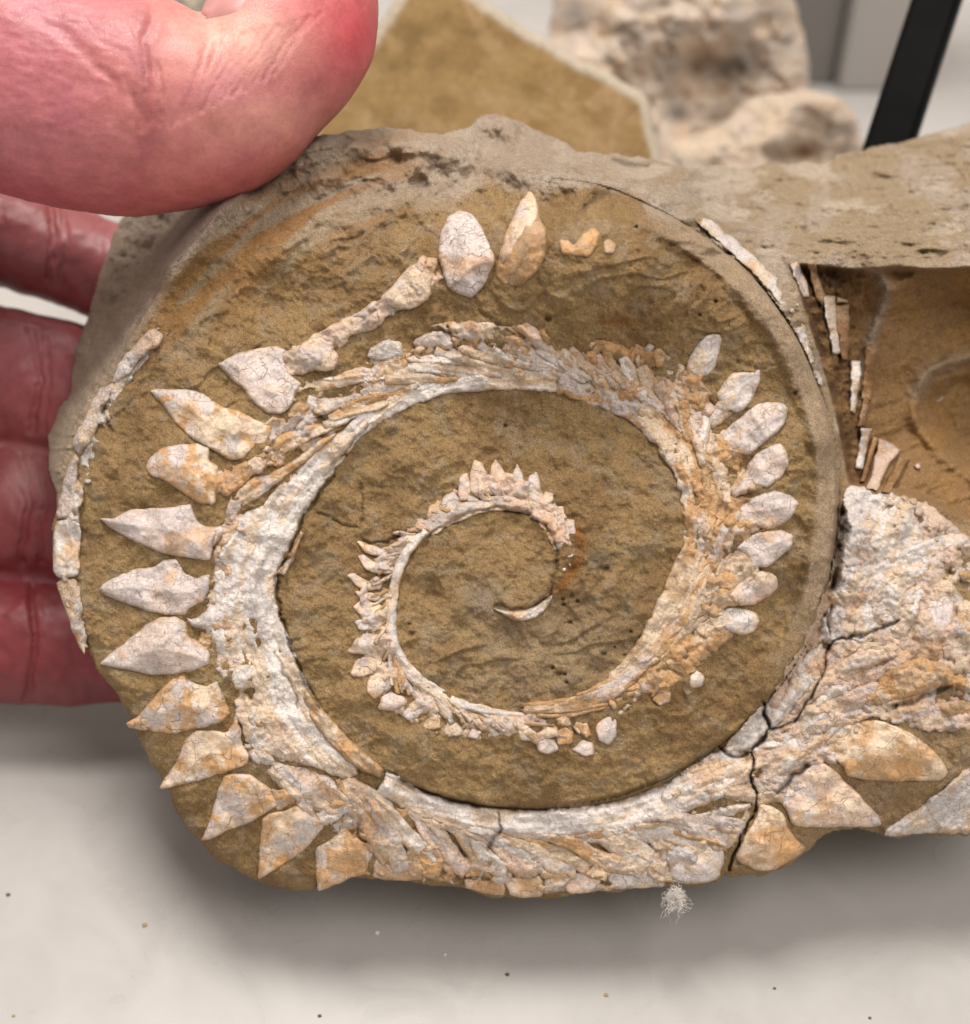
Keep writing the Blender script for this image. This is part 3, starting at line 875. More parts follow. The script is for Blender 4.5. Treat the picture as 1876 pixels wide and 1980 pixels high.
# top pair of the second turn
tooth('B', [740, 1200, 750, 1100, 780, 1020, 830, 985, 900, 1000, 940, 1050, 970, 1120, 1010, 1200, 1000, 1260, 960, 1340, 900, 1400, 840, 1380, 780, 1340, 760, 1270], 'lilac', 2.2, 1.2)
tooth('B', [1180, 868, 1205, 940, 1225, 1020, 1250, 1090, 1252, 1200, 1200, 1280, 1130, 1345, 1040, 1340, 1010, 1290, 1030, 1180, 1060, 1090, 1100, 990, 1150, 900], 'umber', 2.0, 1.0, label='upright split tooth, its lower face tan')
tooth('B', [1025, 1190, 1060, 1090, 1100, 990, 1150, 900, 1180, 868, 1205, 940, 1212, 1020, 1150, 1130, 1100, 1190, 1040, 1250], 'pink', 3.2, .8, name='enamel_face', r=14)
tooth('B', [1310, 1120, 1350, 1125, 1380, 1150, 1420, 1090, 1470, 1065, 1505, 1095, 1490, 1150, 1450, 1210, 1380, 1200, 1320, 1190], 'tan', 1.0, .8)
tooth('B', [1510, 1130, 1550, 1120, 1580, 1150, 1565, 1190, 1520, 1190], 'tan', .8, .5, r=10)
# right side of the second turn
for fl, pal in (([545, 190, 590, 120, 640, 65, 700, 65, 714, 90, 700, 160, 690, 220, 650, 265, 580, 265, 550, 240], 'blue'),
                ([680, 350, 720, 290, 760, 245, 830, 240, 892, 232, 897, 280, 870, 340, 840, 400, 790, 440, 720, 420], 'blue'),
                ([695, 555, 740, 500, 800, 450, 850, 400, 930, 380, 1000, 388, 1024, 415, 1010, 480, 960, 540, 890, 590, 850, 630, 760, 640, 710, 600], 'lilac'),
                ([830, 680, 870, 630, 930, 590, 990, 576, 1022, 620, 1027, 680, 990, 740, 930, 790, 860, 775, 830, 730], 'lilac'),
                ([790, 880, 850, 830, 960, 795, 1030, 815, 1078, 855, 1060, 900, 1010, 950, 930, 990, 860, 960, 800, 930], 'lilac'),
                ([770, 1070, 820, 1020, 900, 990, 1000, 983, 1047, 1005, 1045, 1060, 990, 1110, 930, 1160, 860, 1165, 830, 1110], 'lilac'),
                ([735, 1290, 780, 1240, 850, 1180, 920, 1172, 977, 1208, 975, 1260, 930, 1300, 860, 1340, 790, 1340], 'pink'),
                ([690, 1370, 740, 1350, 830, 1353, 880, 1373, 892, 1420, 860, 1470, 800, 1482, 740, 1460, 700, 1420], 'blue')):
    pc = T('G', fl).mean(0); dv = np.array([930.0, 1075.0]) - pc; dv /= np.hypot(*dv); dv = dv + np.array([0.0, .45]); dv /= np.hypot(*dv)
    rt = [(*(pc + dv * 8), 34), (*(pc + dv * 34), 44), (*(pc + dv * 62), 40), (*(pc + dv * 92), 18)]
    bone('tooth_root', ribbon(rt), random.choice(['orange', 'pink', 'cream']), 1.0, 12, M_BONE, 0, 0, 4.0, path=[q_[:2] for q_ in rt], gr=.8, lift=.1)
    tooth('G', fl, pal, 1.8, 1.0)
tooth('G', [565, 1660, 600, 1635, 635, 1680, 620, 1720, 570, 1730, 555, 1700], 'blue', .9, .4, name='small_tooth')
for fl in ([720, 590, 760, 560, 770, 620, 740, 650], [610, 395, 650, 370, 690, 420, 650, 460, 600, 440], [540, 215, 570, 190, 590, 260, 620, 330, 560, 330], [770, 690, 820, 680, 830, 740, 790, 770],
           [700, 990, 740, 930, 775, 960, 730, 1040, 700, 1060], [760, 920, 800, 880, 800, 960, 770, 990], [740, 1230, 790, 1170, 800, 1220, 760, 1270],
           [660, 1190, 720, 1110, 760, 1090, 740, 1150, 690, 1210], [380, 150, 420, 130, 455, 160, 440, 215, 400, 225], [340, 130, 375, 105, 400, 130, 370, 160],
           [300, 170, 325, 150, 335, 210, 320, 250], [330, 250, 380, 230, 415, 270, 400, 330, 350, 340], [430, 300, 455, 262, 490, 310, 540, 370, 530, 440, 470, 420, 440, 360],
           [140, 130, 165, 95, 190, 150, 230, 210, 210, 280, 170, 240], [60, 200, 130, 190, 190, 260, 180, 320, 110, 310, 60, 260], [560, 440, 600, 420, 630, 470, 600, 500, 560, 490], [640, 570, 690, 555, 700, 620, 690, 690, 650, 700]):
    bone('bone_fragment', T('G', fl), random.choice(['pink', 'cream', 'orange', 'tan']), 1.2, 12, jag=2.0)

# the shaft of the second turn (right and top)
mid = [(1010, 1374, 22), (1060, 1369, 24), (1130, 1354, 28), (1180, 1330, 40), (1228, 1288, 50), (1270, 1240, 66), (1306, 1190, 84), (1340, 1130, 96), (1368, 1070, 100), (1376, 1000, 100),
       (1362, 930, 100), (1338, 870, 104), (1292, 812, 104), (1232, 765, 96), (1160, 742, 84), (1080, 728, 62), (1000, 726, 54), (920, 728, 56), (840, 737, 56), (775, 765, 54), (705, 812, 44), (660, 860, 30)]
bone('shaft_bone', ribbon(mid[:9]), 'orange', 1.2, 16, M_BONE, 0, 0, 3.5, path=mid[:9], gr=.6)
bone('shaft_bone', ribbon(mid[8:16]), 'cream', 1.2, 16, M_BONE, 0, 0, 4.5, path=mid[8:16], gr=1.0)
bone('shaft_bone', ribbon(mid[15:]), 'white', 1.3, 14, M_BONE, 0, 0, 2.5, path=mid[15:], gr=.6)
strands(mid, .10, .52, 24, (14, 50), (-6, -2), 150, 30, 9, ['orange', 'cream', 'cream', 'pink'], 5, .7, lift=(.1, .5))
strands(mid, .50, .74, 16, (60, 50), (8, 4), 80, 34, 14, ['cream', 'cream', 'pink', 'white'], 6, .9, gr=.9, lift=(.2, .7))
strands(mid, .70, 1.0, 20, (56, 50), (10, 0), 140, 28, 9, ['cream', 'pink', 'white', 'white'], 7, .9, gr=.5, lift=(.2, .7))
# strands that fan out below the right side
for pts, pal in (([380, 1600, 30, 480, 1530, 40, 580, 1430, 36, 680, 1370, 24, 720, 1350, 10], 'orange'), ([300, 1680, 30, 420, 1620, 36, 520, 1590, 40, 560, 1600, 20], 'orange'),
                 ([150, 1740, 24, 300, 1720, 40, 430, 1710, 50, 470, 1740, 30], 'tan'), ([600, 1310, 30, 680, 1220, 40, 730, 1130, 40, 760, 1090, 20], 'orange'), ([560, 1380, 24, 640, 1290, 34, 720, 1230, 20], 'white')):
    bone('bone_strand', ribbon(T3('G', pts) * [1, 1, 0] + np.array(pts).reshape(-1, 3) * [0, 0, .41]), pal, 1.0, 8, jag=1.2, gr=.3)
# strands of the bottom of the innermost turn
for pts, pal in (([800, 360, 26, 850, 430, 30, 880, 490, 14], 'cream'), ([880, 400, 24, 920, 460, 30, 950, 500, 14], 'cream'), ([960, 430, 20, 1010, 480, 28, 1060, 505, 12], 'pink'), ([1090, 450, 20, 1180, 470, 30, 1290, 475, 12], 'orange'),
                 ([1200, 430, 20, 1350, 430, 26, 1480, 400, 24, 1640, 370, 10], 'orange'), ([1380, 400, 24, 1560, 370, 30, 1700, 300, 24, 1840, 220, 12], 'orange'), ([1560, 340, 20, 1700, 310, 30, 1830, 320, 14], 'tan'),
                 ([540, 180, 40, 560, 240, 60, 590, 310, 50], 'cream'), ([640, 240, 40, 680, 300, 70, 700, 360, 60, 740, 420, 20], 'white'), ([740, 330, 40, 790, 400, 50, 800, 460, 20], 'cream'),
                 ([1130, 500, 20, 1180, 520, 60, 1220, 560, 40], 'orange'), ([1380, 470, 30, 1420, 490, 50, 1450, 530, 30], 'orange')):
    a = np.array(pts, float).reshape(-1, 3)
    bone('bone_strand', ribbon(T3('I', pts) * [1, 1, 0] + a * [0, 0, .41]), pal, 1.0, 8, jag=1.2, gr=.3, pitch=2.0)

# innermost turn
inner = [(1330, 1070, 80), (1310, 1000, 110), (1270, 930, 110), (1200, 885, 70), (1100, 858, 70), (1000, 858, 70), (920, 880, 70), (840, 900, 80), (760, 935, 80), (690, 985, 80), (620, 1050, 80), (580, 1110, 84), (545, 1200, 80),
         (528, 1300, 84), (520, 1400, 84), (525, 1500, 90), (565, 1600, 100), (640, 1690, 110), (740, 1750, 100), (850, 1805, 84), (960, 1830, 70), (1080, 1850, 50), (1150, 1850, 40)]
inD = [(*T('F', [x, y])[0], w * .41237) for x, y, w in inner]
bone('shaft_bone', ribbon([(x, y, w) for x, y, w in inD[:10]]), 'pink', .9, 8, M_BONE, 0, 0, 2.0, path=inD[:10], pitch=2.0, gr=.6)
bone('shaft_bone', ribbon([(x, y, w * .6) for x, y, w in inD[9:]]), 'white', 1.1, 8, M_BONE, 0, 0, 1.6, path=inD[9:], pitch=2.0, gr=.4)
strands(inD, .04, .42, 16, (26, 30), (4, 4), 24, 13, 8, ['pink', 'white', 'cream', 'orange'], 11, .8, gr=.5, taper=5, wob=4)
strands(inD, .42, .74, 16, (44, 40), (8, 8), 34, 11, 6, ['pink', 'cream', 'cream'], 12, .8, gr=.3, taper=5, wob=3)
strands(inD, .72, 1.0, 18, (44, 30), (8, 4), 60, 14, 6, ['pink', 'cream', 'orange', 'white'], 13, .8, gr=.3, taper=5, wob=3)
bone('shaft_tip', T('F', [985, 1343, 1040, 1362, 1110, 1366, 1180, 1350, 1240, 1310, 1275, 1283, 1278, 1310, 1225, 1385, 1150, 1415, 1090, 1405, 1040, 1378]), 'white', 1.4, 5, M_BONE, pitch=1.8, jag=.8, label='chalk white curved tip where the spiral ends')

small = ['F', [885, 800, 892, 700, 912, 650, 950, 670, 975, 730, 985, 800, 940, 840], [980, 800, 988, 690, 1008, 650, 1040, 690, 1072, 740, 1062, 810, 1020, 840], [1072, 810, 1090, 720, 1112, 672, 1140, 720, 1150, 800, 1110, 840],
         [1150, 815, 1168, 730, 1202, 706, 1222, 760, 1228, 835, 1190, 860], [1225, 850, 1240, 802, 1285, 808, 1282, 850, 1250, 880], [1270, 900, 1290, 875, 1330, 872, 1345, 930, 1300, 950], [1330, 960, 1345, 930, 1385, 935, 1388, 1010, 1340, 1020],
         [830, 800, 845, 725, 880, 715, 900, 790, 880, 850, 840, 850], [740, 890, 765, 830, 810, 800, 850, 840, 830, 900, 780, 910], [680, 930, 700, 870, 740, 850, 760, 900, 720, 950], [620, 980, 650, 935, 700, 940, 690, 990, 640, 1000],
         [545, 1030, 580, 1000, 640, 1000, 640, 1040, 580, 1060], [358, 1035, 400, 1040, 500, 1078, 495, 1112, 430, 1105, 385, 1080], [362, 1105, 390, 1098, 440, 1135, 520, 1150, 530, 1190, 440, 1190, 385, 1160], [310, 1195, 345, 1183, 400, 1220, 480, 1230, 475, 1265, 400, 1275, 350, 1245],
         [345, 1270, 400, 1275, 470, 1285, 470, 1320, 380, 1315], [338, 1345, 380, 1315, 475, 1330, 480, 1375, 375, 1385], [345, 1410, 400, 1395, 485, 1410, 475, 1455, 365, 1455], [310, 1562, 360, 1485, 430, 1485, 450, 1550, 400, 1570], [325, 1665, 355, 1590, 420, 1572, 485, 1600, 450, 1655, 380, 1680],
         [400, 1745, 415, 1680, 470, 1658, 545, 1680, 515, 1735, 440, 1782], [455, 1826, 475, 1765, 520, 1742, 585, 1765, 600, 1800, 540, 1835], [565, 1858, 590, 1815, 650, 1806, 700, 1820, 640, 1870, 600, 1880]]
for fl in small[1:]:
    tooth('F', fl, random.choice(['pink', 'pink', 'lilac']), 1.0, .5, r=9, name='small_tooth', mat=M_ENAMEL)
for fl in ([660, 480, 700, 430, 750, 440, 760, 490, 700, 500], [765, 522, 780, 480, 830, 458, 862, 500, 850, 527], [875, 535, 900, 485, 950, 500, 930, 545], [1195, 560, 1240, 528, 1290, 540, 1312, 590, 1260, 614, 1215, 600],
           [1290, 500, 1340, 478, 1382, 510, 1370, 560, 1300, 570], [1365, 590, 1420, 540, 1470, 560, 1477, 612, 1440, 624, 1380, 605], [1480, 470, 1540, 428, 1582, 450, 1582, 520, 1540, 570, 1488, 540],
           [1110, 500, 1160, 480, 1210, 510, 1190, 550, 1130, 550], [1740, 350, 1790, 305, 1838, 320, 1830, 365, 1780, 385], [1370, 480, 1440, 460, 1455, 500, 1400, 520]):
    tooth('I', fl, random.choice(['pink', 'cream', 'orange', 'lilac']), .9, .4, r=9, name='small_tooth')
for fl in ([1345, 1100, 1378, 1092, 1375, 1112, 1345, 1118], [1320, 1160, 1345, 1158, 1340, 1180, 1322, 1180], [1350, 1140, 1368, 1145, 1360, 1165]):
    bone('bone_crumb', T('F', fl), 'white', .8, 5, jag=.4, pitch=1.6)

# upper left: shaft fan and its bars
outc = [(700, 822), (600, 905), (530, 1000), (482, 1110), (485, 1230), (520, 1330), (572, 1420), (650, 1505), (760, 1562), (900, 1598), (1050, 1606), (1200, 1592), (1330, 1555), (1430, 1500), (1520, 1415), (1590, 1300), (1650, 1150), (1690, 1020)]
lsh = np.vstack([T('E', [1735, 495, 1650, 600, 1560, 720, 1480, 830, 1420, 925, 1385, 1000, 1335, 1110, 1300, 1180, 1292, 1300, 1315, 1400]),
                 T('H', [1322, -20, 1362, 80, 1402, 200, 1452, 310, 1480, 440, 1540, 540, 1640, 620, 1700, 700, 1620, 740, 1540, 700, 1440, 660, 1330, 640, 1280, 622, 1210, 600, 1165, 560, 1160, 450, 1185, 380, 1190, 300, 1165, 215, 1110, 190, 1040, 170, 1000, 110, 960, 30, 880, 0, 862, -40]),
                 T('E', [900, 1400, 975, 1360, 995, 1280, 1000, 1180, 1035, 1080, 1080, 985, 1150, 900, 1240, 850, 1330, 745, 1430, 655, 1540, 572, 1640, 500, 1700, 440])])
bone('shaft_bone', lsh, 'white', 1.3, 18, M_BONE, 0, 1, 3.0, path=[(760, 770)] + outc[:9], gr=.7)
bone('shaft_bone', T('H', [1290, 640, 1340, 655, 1440, 672, 1540, 712, 1600, 760, 1640, 850, 1600, 890, 1550, 905, 1480, 880, 1380, 830, 1300, 760, 1240, 690]), 'blue', 1.2, 14, M_BONE, 0, 1, 3, path=outc[:9], gr=.7)
bone('bone_flake', T('E', [1405, 985, 1425, 1000, 1370, 1140, 1335, 1200, 1295, 1185, 1345, 1120]), 'cream', 2.2, 6, M_BONE, 0, 0, 1.2, gr=.2)
bone('bone_bar', T('E', [1270, 650, 1290, 545, 1400, 500, 1540, 478, 1620, 450, 1600, 500, 1440, 572, 1340, 632]), 'cream', 1.5, 12, streak=25)
bone('bone_bar', T('E', [1080, 862, 1120, 790, 1180, 740, 1260, 722, 1380, 650, 1500, 562, 1580, 520, 1560, 565, 1440, 662, 1330, 745, 1240, 822, 1150, 885]), 'cream', 1.6, 12, streak=32)
bone('bone_bar', T('F', [150, 368, 250, 368, 380, 338, 480, 328, 540, 325, 500, 372, 400, 392, 300, 412, 220, 442, 150, 445]), 'cream', 1.5, 12, streak=8)
bone('bone_bar', T('F', [195, 272, 240, 268, 330, 230, 400, 222, 500, 238, 590, 235, 620, 262, 500, 284, 400, 292, 300, 322, 220, 312]), 'white', 1.4, 12, streak=5)
bone('bone_bar', T('F', [585, 172, 640, 158, 760, 172, 880, 196, 1000, 215, 985, 245, 860, 220, 740, 208, 640, 208, 600, 202]), 'white', 1.6, 9, streak=-8)
bone('bone_bar', T('F', [1062, 30, 1110, 15, 1190, 12, 1222, 60, 1262, 120, 1330, 178, 1388, 222, 1340, 240, 1280, 192, 1200, 132, 1150, 78]), 'pink', 1.4, 12, streak=-42)
bone('bone_bar', T('F', [820, 132, 860, 108, 950, 138, 1030, 160, 1010, 195, 900, 172, 830, 162]), 'pink', 1.3, 9)
bone('bone_plate', T('F', [400, 170, 420, 128, 500, 92, 572, 98, 582, 150, 560, 208, 480, 196, 410, 182]), 'white', 1.2, 10)
bone('bone_plate', T('F', [620, 112, 640, 80, 740, 48, 800, 68, 828, 110, 800, 142, 720, 132, 640, 132]), 'lilac', 1.3, 10)
bone('bone_plate', T('F', [842, 30, 900, 15, 970, 2, 1025, 60, 1020, 92, 960, 112, 900, 72]), 'pink', 1.2, 10)
bone('bone_plate', T('F', [1030, 160, 1080, 140, 1120, 180, 1160, 130, 1210, 130, 1250, 190, 1250, 240, 1150, 250, 1050, 240]), 'white', 1.3, 10)
bone('bone_plate', T('F', [880, 240, 960, 180, 1040, 200, 1060, 250, 980, 280, 900, 280]), 'orange', 1.2, 10)
bone('bone_plate', T('F', [590, 260, 700, 220, 860, 225, 880, 300, 760, 320, 640, 350, 560, 340]), 'orange', 1.2, 10, streak=5)
bone('bone_plate', T('F', [1260, 250, 1350, 230, 1370, 270, 1340, 310, 1270, 300]), 'orange', 1.1, 10)
bone('bone_bar', T('B', [650, 1225, 735, 1198, 742, 1250, 712, 1300, 712, 1400, 650, 1442, 600, 1452, 520, 1442, 460, 1400, 510, 1350, 560, 1300, 590, 1262]), 'pink', 1.5, 14)
bone('bone_bar', T('B', [420, 1462, 470, 1430, 492, 1480, 470, 1542, 400, 1562, 350, 1552, 280, 1592, 240, 1622, 215, 1575, 290, 1520, 350, 1480]), 'pink', 1.4, 12)
bone('bone_plate', T('E', [1360, 150, 1410, 120, 1500, 42, 1562, 88, 1592, 190, 1560, 242, 1480, 242, 1400, 190]), 'pink', 1.6, 14)
bone('bone_plate', T('E', [1340, 420, 1400, 380, 1460, 400, 1440, 460, 1360, 470]), 'orange', 1.0, 10)
bone('bone_plate', T('E', [1440, 350, 1490, 360, 1520, 400, 1470, 440, 1430, 400]), 'white', 1.0, 8)
bone('bone_plate', T('E', [1040, 700, 1090, 690, 1120, 760, 1080, 830, 1030, 820]), 'tan', .9, 10)
# lower left and bottom
bone('bone_plate', T('H', [1075, 250, 1100, 190, 1170, 180, 1180, 240, 1150, 310, 1110, 310]), 'white', 1.6, 12)
bone('shaft_rim', T('H', [1430, 300, 1452, 305, 1520, 408, 1600, 498, 1700, 598, 1802, 680, 1782, 722, 1700, 690, 1620, 640, 1530, 545, 1460, 455, 1420, 350]), 'orange', 2.4, 9, M_BONE, 0, 0, 1.4, streak=130)
bone('bone_plate', T('H', [1575, 765, 1640, 705, 1740, 762, 1862, 850, 1840, 925, 1800, 1000, 1740, 990, 1680, 930, 1620, 880, 1590, 810]), 'blue', 1.4, 12)
bot = [(735, 1512, 50), (820, 1558, 52), (900, 1584, 52), (1000, 1596, 58), (1100, 1594, 60), (1200, 1580, 60), (1300, 1548, 66), (1380, 1508, 80), (1440, 1466, 84)]
bone('shaft_bone', ribbon(bot), 'white', 2.0, 18, M_BONE, .2, 0, 3.0, path=bot, gr=.6)
strands(outc, .44, .73, 19, (108, 96), (4, 8), 150, 46, 12, ['cream', 'white', 'cream', 'pink', 'white'], 21, .9, gr=.7, taper=10, wob=20, lift=(.3, .8))
strands(outc, .44, .71, 12, (128, 122), (84, 86), 44, 60, 36, ['cream', 'orange', 'blue', 'pink'], 22, 1.0, gr=.9, taper=12, wob=16, lift=(.2, .6))
bone('bone_bar', T('J', [415, 965, 430, 928, 600, 888, 850, 828, 855, 862, 700, 922, 560, 958]), 'white', 1.5, 8, streak=12)
bone('bone_plate', T('J', [380, 990, 480, 975, 560, 970, 540, 1010, 470, 1040, 390, 1030]), 'blue', 1.0, 9)
bone('shaft_bone', T('J', [520, 698, 690, 585, 760, 622, 835, 645, 845, 760, 700, 818, 520, 880, 420, 905, 420, 770]), 'white', 2.0, 14, M_BONE, .2, 1, 2.0, streak=22)
bone('shaft_bone', T('J', [715, 570, 800, 482, 900, 382, 1000, 300, 1110, 130, 1190, 80, 1195, 150, 1170, 250, 1100, 370, 1030, 450, 935, 500, 850, 590, 760, 600]), 'white', 1.8, 14, M_CHALK, 0, 1, 2.5, streak=50, gr=.8)
bone('shaft_bone', T('J', [885, 770, 895, 640, 1000, 500, 1110, 410, 1195, 270, 1330, 290, 1330, 400, 1260, 500, 1180, 600, 1090, 640, 1000, 710]), 'white', 1.7, 14, M_CHALK, 0, 1, 2.0, streak=40, gr=.7)
bone('bone_plate', T('J', [885, 800, 1000, 725, 1080, 665, 1060, 700, 970, 790]), 'cream', 1.2, 8)
bone('shaft_bone', T('G', [1285, 785, 1340, 775, 1400, 800, 1500, 805, 1582, 830, 1592, 920, 1650, 985, 1680, 1100, 1700, 1200, 1660, 1300, 1630, 1400, 1560, 1500, 1440, 1480, 1330, 1520, 1225, 1530, 1150, 1500, 1215, 1330, 1255, 1150, 1275, 950]),
     'white', 1.8, 16, M_CHALK, 0, 1, 5.0, path=[(1560, 1330), (1620, 1200), (1680, 1060), (1720, 940)], gr=1.3, label='chalky white block of crumbled bone')
rp = [(1380, 1500), (1470, 1440), (1560, 1330), (1620, 1200), (1670, 1060), (1700, 960)]
strands(rp, .15, .95, 22, (150, 170), (0, 20), 170, 46, 14, ['white', 'pink', 'pink', 'cream'], 31, .9, gr=1.0, taper=14, wob=20, lift=(0, .6))
bone('shaft_bone', T('G', [1140, 1530, 1240, 1545, 1420, 1500, 1560, 1515, 1660, 1540, 1560, 1640, 1440, 1700, 1330, 1700, 1200, 1680, 1100, 1640, 1090, 1600]), 'pink', 1.7, 16, M_CHALK, 0, 1, 2.5, streak=40, gr=.9)
for i, (x, y) in enumerate([(1610, 850), (1700, 940), (1740, 985), (1785, 1040), (1815, 1100), (1800, 1170), (1850, 1200), (1760, 1245), (1720, 1030), (1760, 1110), (1690, 980), (1640, 900)]):
    a = np.linspace(0, 6.283, 8)[:-1] + i
    rr = 22 + 10 * math.sin(i * 2.3)
    bone('bone_nodule', T('G', np.stack([x + rr * np.cos(a) * 1.1, y + rr * np.sin(a)], 1).ravel()), 'pink' if i % 2 else 'cream', 1.8, 10, M_CHALK, jag=1.5, pitch=2.2)
tooth('G', [1690, 1300, 1740, 1280, 1800, 1300, 1802, 1400, 1765, 1470, 1700, 1515, 1640, 1500, 1655, 1400], 'lilac', 1.6, .6)
tooth('G', [1740, 1530, 1800, 1500, 1800, 1580, 1750, 1590], 'lilac', 1.1, .4, name='small_tooth', r=10)
bone('bone_plate', T('G', [1810, 1330, 1876, 1300, 1920, 1400, 1880, 1480, 1810, 1450]), 'orange', 1.3, 12)
bone('bone_plate', T('J', [1440, 260, 1540, 182, 1650, 150, 1780, 190, 1876, 260, 1890, 330, 1800, 300, 1690, 300, 1600, 345, 1500, 372, 1390, 395, 1340, 370]), 'orange', 2.4, 20, M_CHALK, .4, 1, 3, gr=1.2)
bone('bone_plate', T('J', [1540, 455, 1600, 400, 1700, 370, 1876, 350, 1900, 430, 1800, 440, 1660, 470]), 'tan', 1.6, 14, M_CHALK, 0, 1, 3, gr=1.0)
bone('bone_bar', T('J', [1050, 590, 1130, 540, 1230, 450, 1330, 395, 1330, 440, 1250, 520, 1170, 590, 1080, 610]), 'orange', 1.8, 10, streak=35)
bone('bone_plate', T('J', [1450, 985, 1600, 880, 1750, 775, 1876, 655, 1990, 560, 2010, 960, 1876, 985, 1700, 980, 1530, 998]), 'white', 1.3, 14, M_CHALK, 0, 1, 2.5, streak=38, gr=.7)
# rim bone down the left edge
bone('rim_bone', T('E', [655, 85, 715, 35, 770, 70, 755, 112, 670, 170, 620, 240, 545, 300, 520, 290, 560, 200]), 'white', 2.0, 12, M_CHALK, jag=2.4)
bone('rim_bone', T('E', [525, 285, 545, 310, 500, 395, 470, 480, 440, 560, 400, 605, 372, 640, 345, 600, 345, 540, 400, 450, 445, 340]), 'pink', 1.6, 12, M_CHALK, jag=2.4)
bone('rim_bone', T('E', [345, 620, 375, 645, 362, 760, 352, 930, 300, 930, 262, 940, 280, 820, 315, 700]), 'lilac', 1.3, 12, M_CHALK, jag=2.0)
bone('rim_bone', T('E', [262, 945, 300, 932, 350, 935, 382, 960, 376, 1150, 370, 1200, 300, 1210, 255, 1200, 246, 1130, 252, 1010]), 'white', 1.9, 14, M_BONE, jag=1.2, streak=88)
bone('rim_bone', T('E', [262, 1215, 372, 1208, 380, 1320, 392, 1450, 402, 1550, 395, 1575, 345, 1480, 312, 1370, 280, 1290]), 'cream', 1.5, 14, M_BONE, jag=1.2, streak=80)
bone('rim_bone', T('C', [560, 1000, 640, 1020, 760, 1110, 860, 1200, 960, 1290, 1030, 1370, 1090, 1450, 1110, 1560, 1150, 1680, 1190, 1800, 1165, 1820, 1100, 1640, 1030, 1500, 940, 1370, 840, 1262, 740, 1175, 640, 1090]), 'white', 1.3, 8, M_CHALK, 0, 1, 2.6, patchy=.62, gr=.9)
# prism bars in the hollow at the right
for tl, fl, pal in (('C', [1028, 1242, 1070, 1222, 1102, 1300, 1125, 1392, 1092, 1392, 1060, 1320], 'pink'), ('C', [1180, 1385, 1245, 1388, 1268, 1660, 1232, 1662, 1200, 1500], 'white'),
                    ('G', [1315, 188, 1368, 190, 1360, 300, 1336, 442, 1308, 430, 1316, 300], 'white'), ('G', [1365, 503, 1420, 510, 1400, 580, 1375, 702, 1338, 700, 1350, 600], 'white'),
                    ('G', [1450, 552, 1500, 575, 1552, 608, 1500, 680, 1440, 802, 1388, 790, 1412, 720], 'pink'), ('C', [1245, 1394, 1308, 1402, 1306, 1422, 1248, 1420], 'pink'),
                    ('C', [1110, 1228, 1148, 1230, 1195, 1380, 1185, 1440, 1150, 1400], 'brown'), ('C', [1240, 1430, 1310, 1425, 1310, 1560, 1305, 1690, 1270, 1690], 'brown'), ('C', [1382, 1620, 1446, 1610, 1410, 1876, 1368, 1876], 'brown'),
                    ('G', [1375, 350, 1412, 350, 1385, 500, 1348, 500], 'brown'), ('G', [1540, 645, 1592, 650, 1545, 740, 1500, 815, 1455, 812, 1500, 730], 'brown'), ('G', [1420, 545, 1448, 560, 1408, 690, 1385, 760, 1360, 760, 1392, 650], 'brown')):
    bone('prism_bar', T(tl, fl), pal, 2.6, 5, M_CHALK, 0, 0, 1.8, pitch=2.0, sink=2.6, gr=.7)
bone('bone_crumb', T('G', [1610, 680, 1640, 668, 1648, 695, 1625, 702]), 'pink', 1.0, 5, jag=.4)
bone('bone_crumb', T('G', [1712, 385, 1748, 355, 1755, 370, 1720, 388]), 'white', 1.0, 5, jag=.3)


# ------------------------------------------------------------------ rocks behind
def back_rock(name, label, cat, outline, cps, depth, colr, mat, amp=1.0, wall=30, pitch=6, seed=50, stains_and_shade=(), R=40, edge=None):
    """outline in layout units at height `depth`; cps: (x, y, dw)"""
    poly = rough(chaikin(T('D', outline), 1), 3, seed, 10, 30)
    cp = np.array(cps, float).reshape(-1, 3)
    fit = tps_fit(cp)
    lowy = poly[:, 1].max()
    base = P(poly[:, 0].mean(), lowy, depth - wall / 2)
    base = np.array([base[0], base[1], 0.0])

    def hf(X, Y, d):
        h = depth + tps_eval(fit, X, Y) + amp * (fbm(X, Y, 130, 4, seed) * 5 + fbm(X, Y, 30, 4, seed + 2) * 1.8)
        t = np.clip(1 - d / R, 0, 1)
        return h - wall * .3 * (1 - np.sqrt(np.maximum(1 - t * t, 0)))

    def cf(X, Y, d):
        c = np.broadcast_to(np.array(colr[0]), X.shape + (3,)).copy()
        c = mixc(c, np.array(colr[1]), sst(.4, .65, fbm(X, Y, 60, 4, seed + 5) + .5))
        c = mixc(c, np.array(colr[2]), sst(.55, .75, fbm(X, Y, 34, 3, seed + 8) + .5))
        for sx, sy, rx, ry, sc, k in stains_and_shade:
            c = mixc(c, np.array(sc), k * np.exp(-(((X - sx) / rx) ** 2 + ((Y - sy) / ry) ** 2)))
        if edge is not None:
            c = mixc(c, np.array(edge[1]), sst(edge[0] * 1.3, edge[0] * .6, d))
        return np.clip(c, 0, 1)

    e = empty(name, base, label, cat)
    relief('rock_body', poly, hf, pitch, mat, e, base, cf, K=5, wall=lambda X, Y: depth - wall + 0 * X, inset=30, cap=True)
    return e


def table_y(w):
    v = -(ZC + w * math.sin(TH)) / math.cos(TH)
    return CY - v / ((DIST - w) / DIST / PXMM)


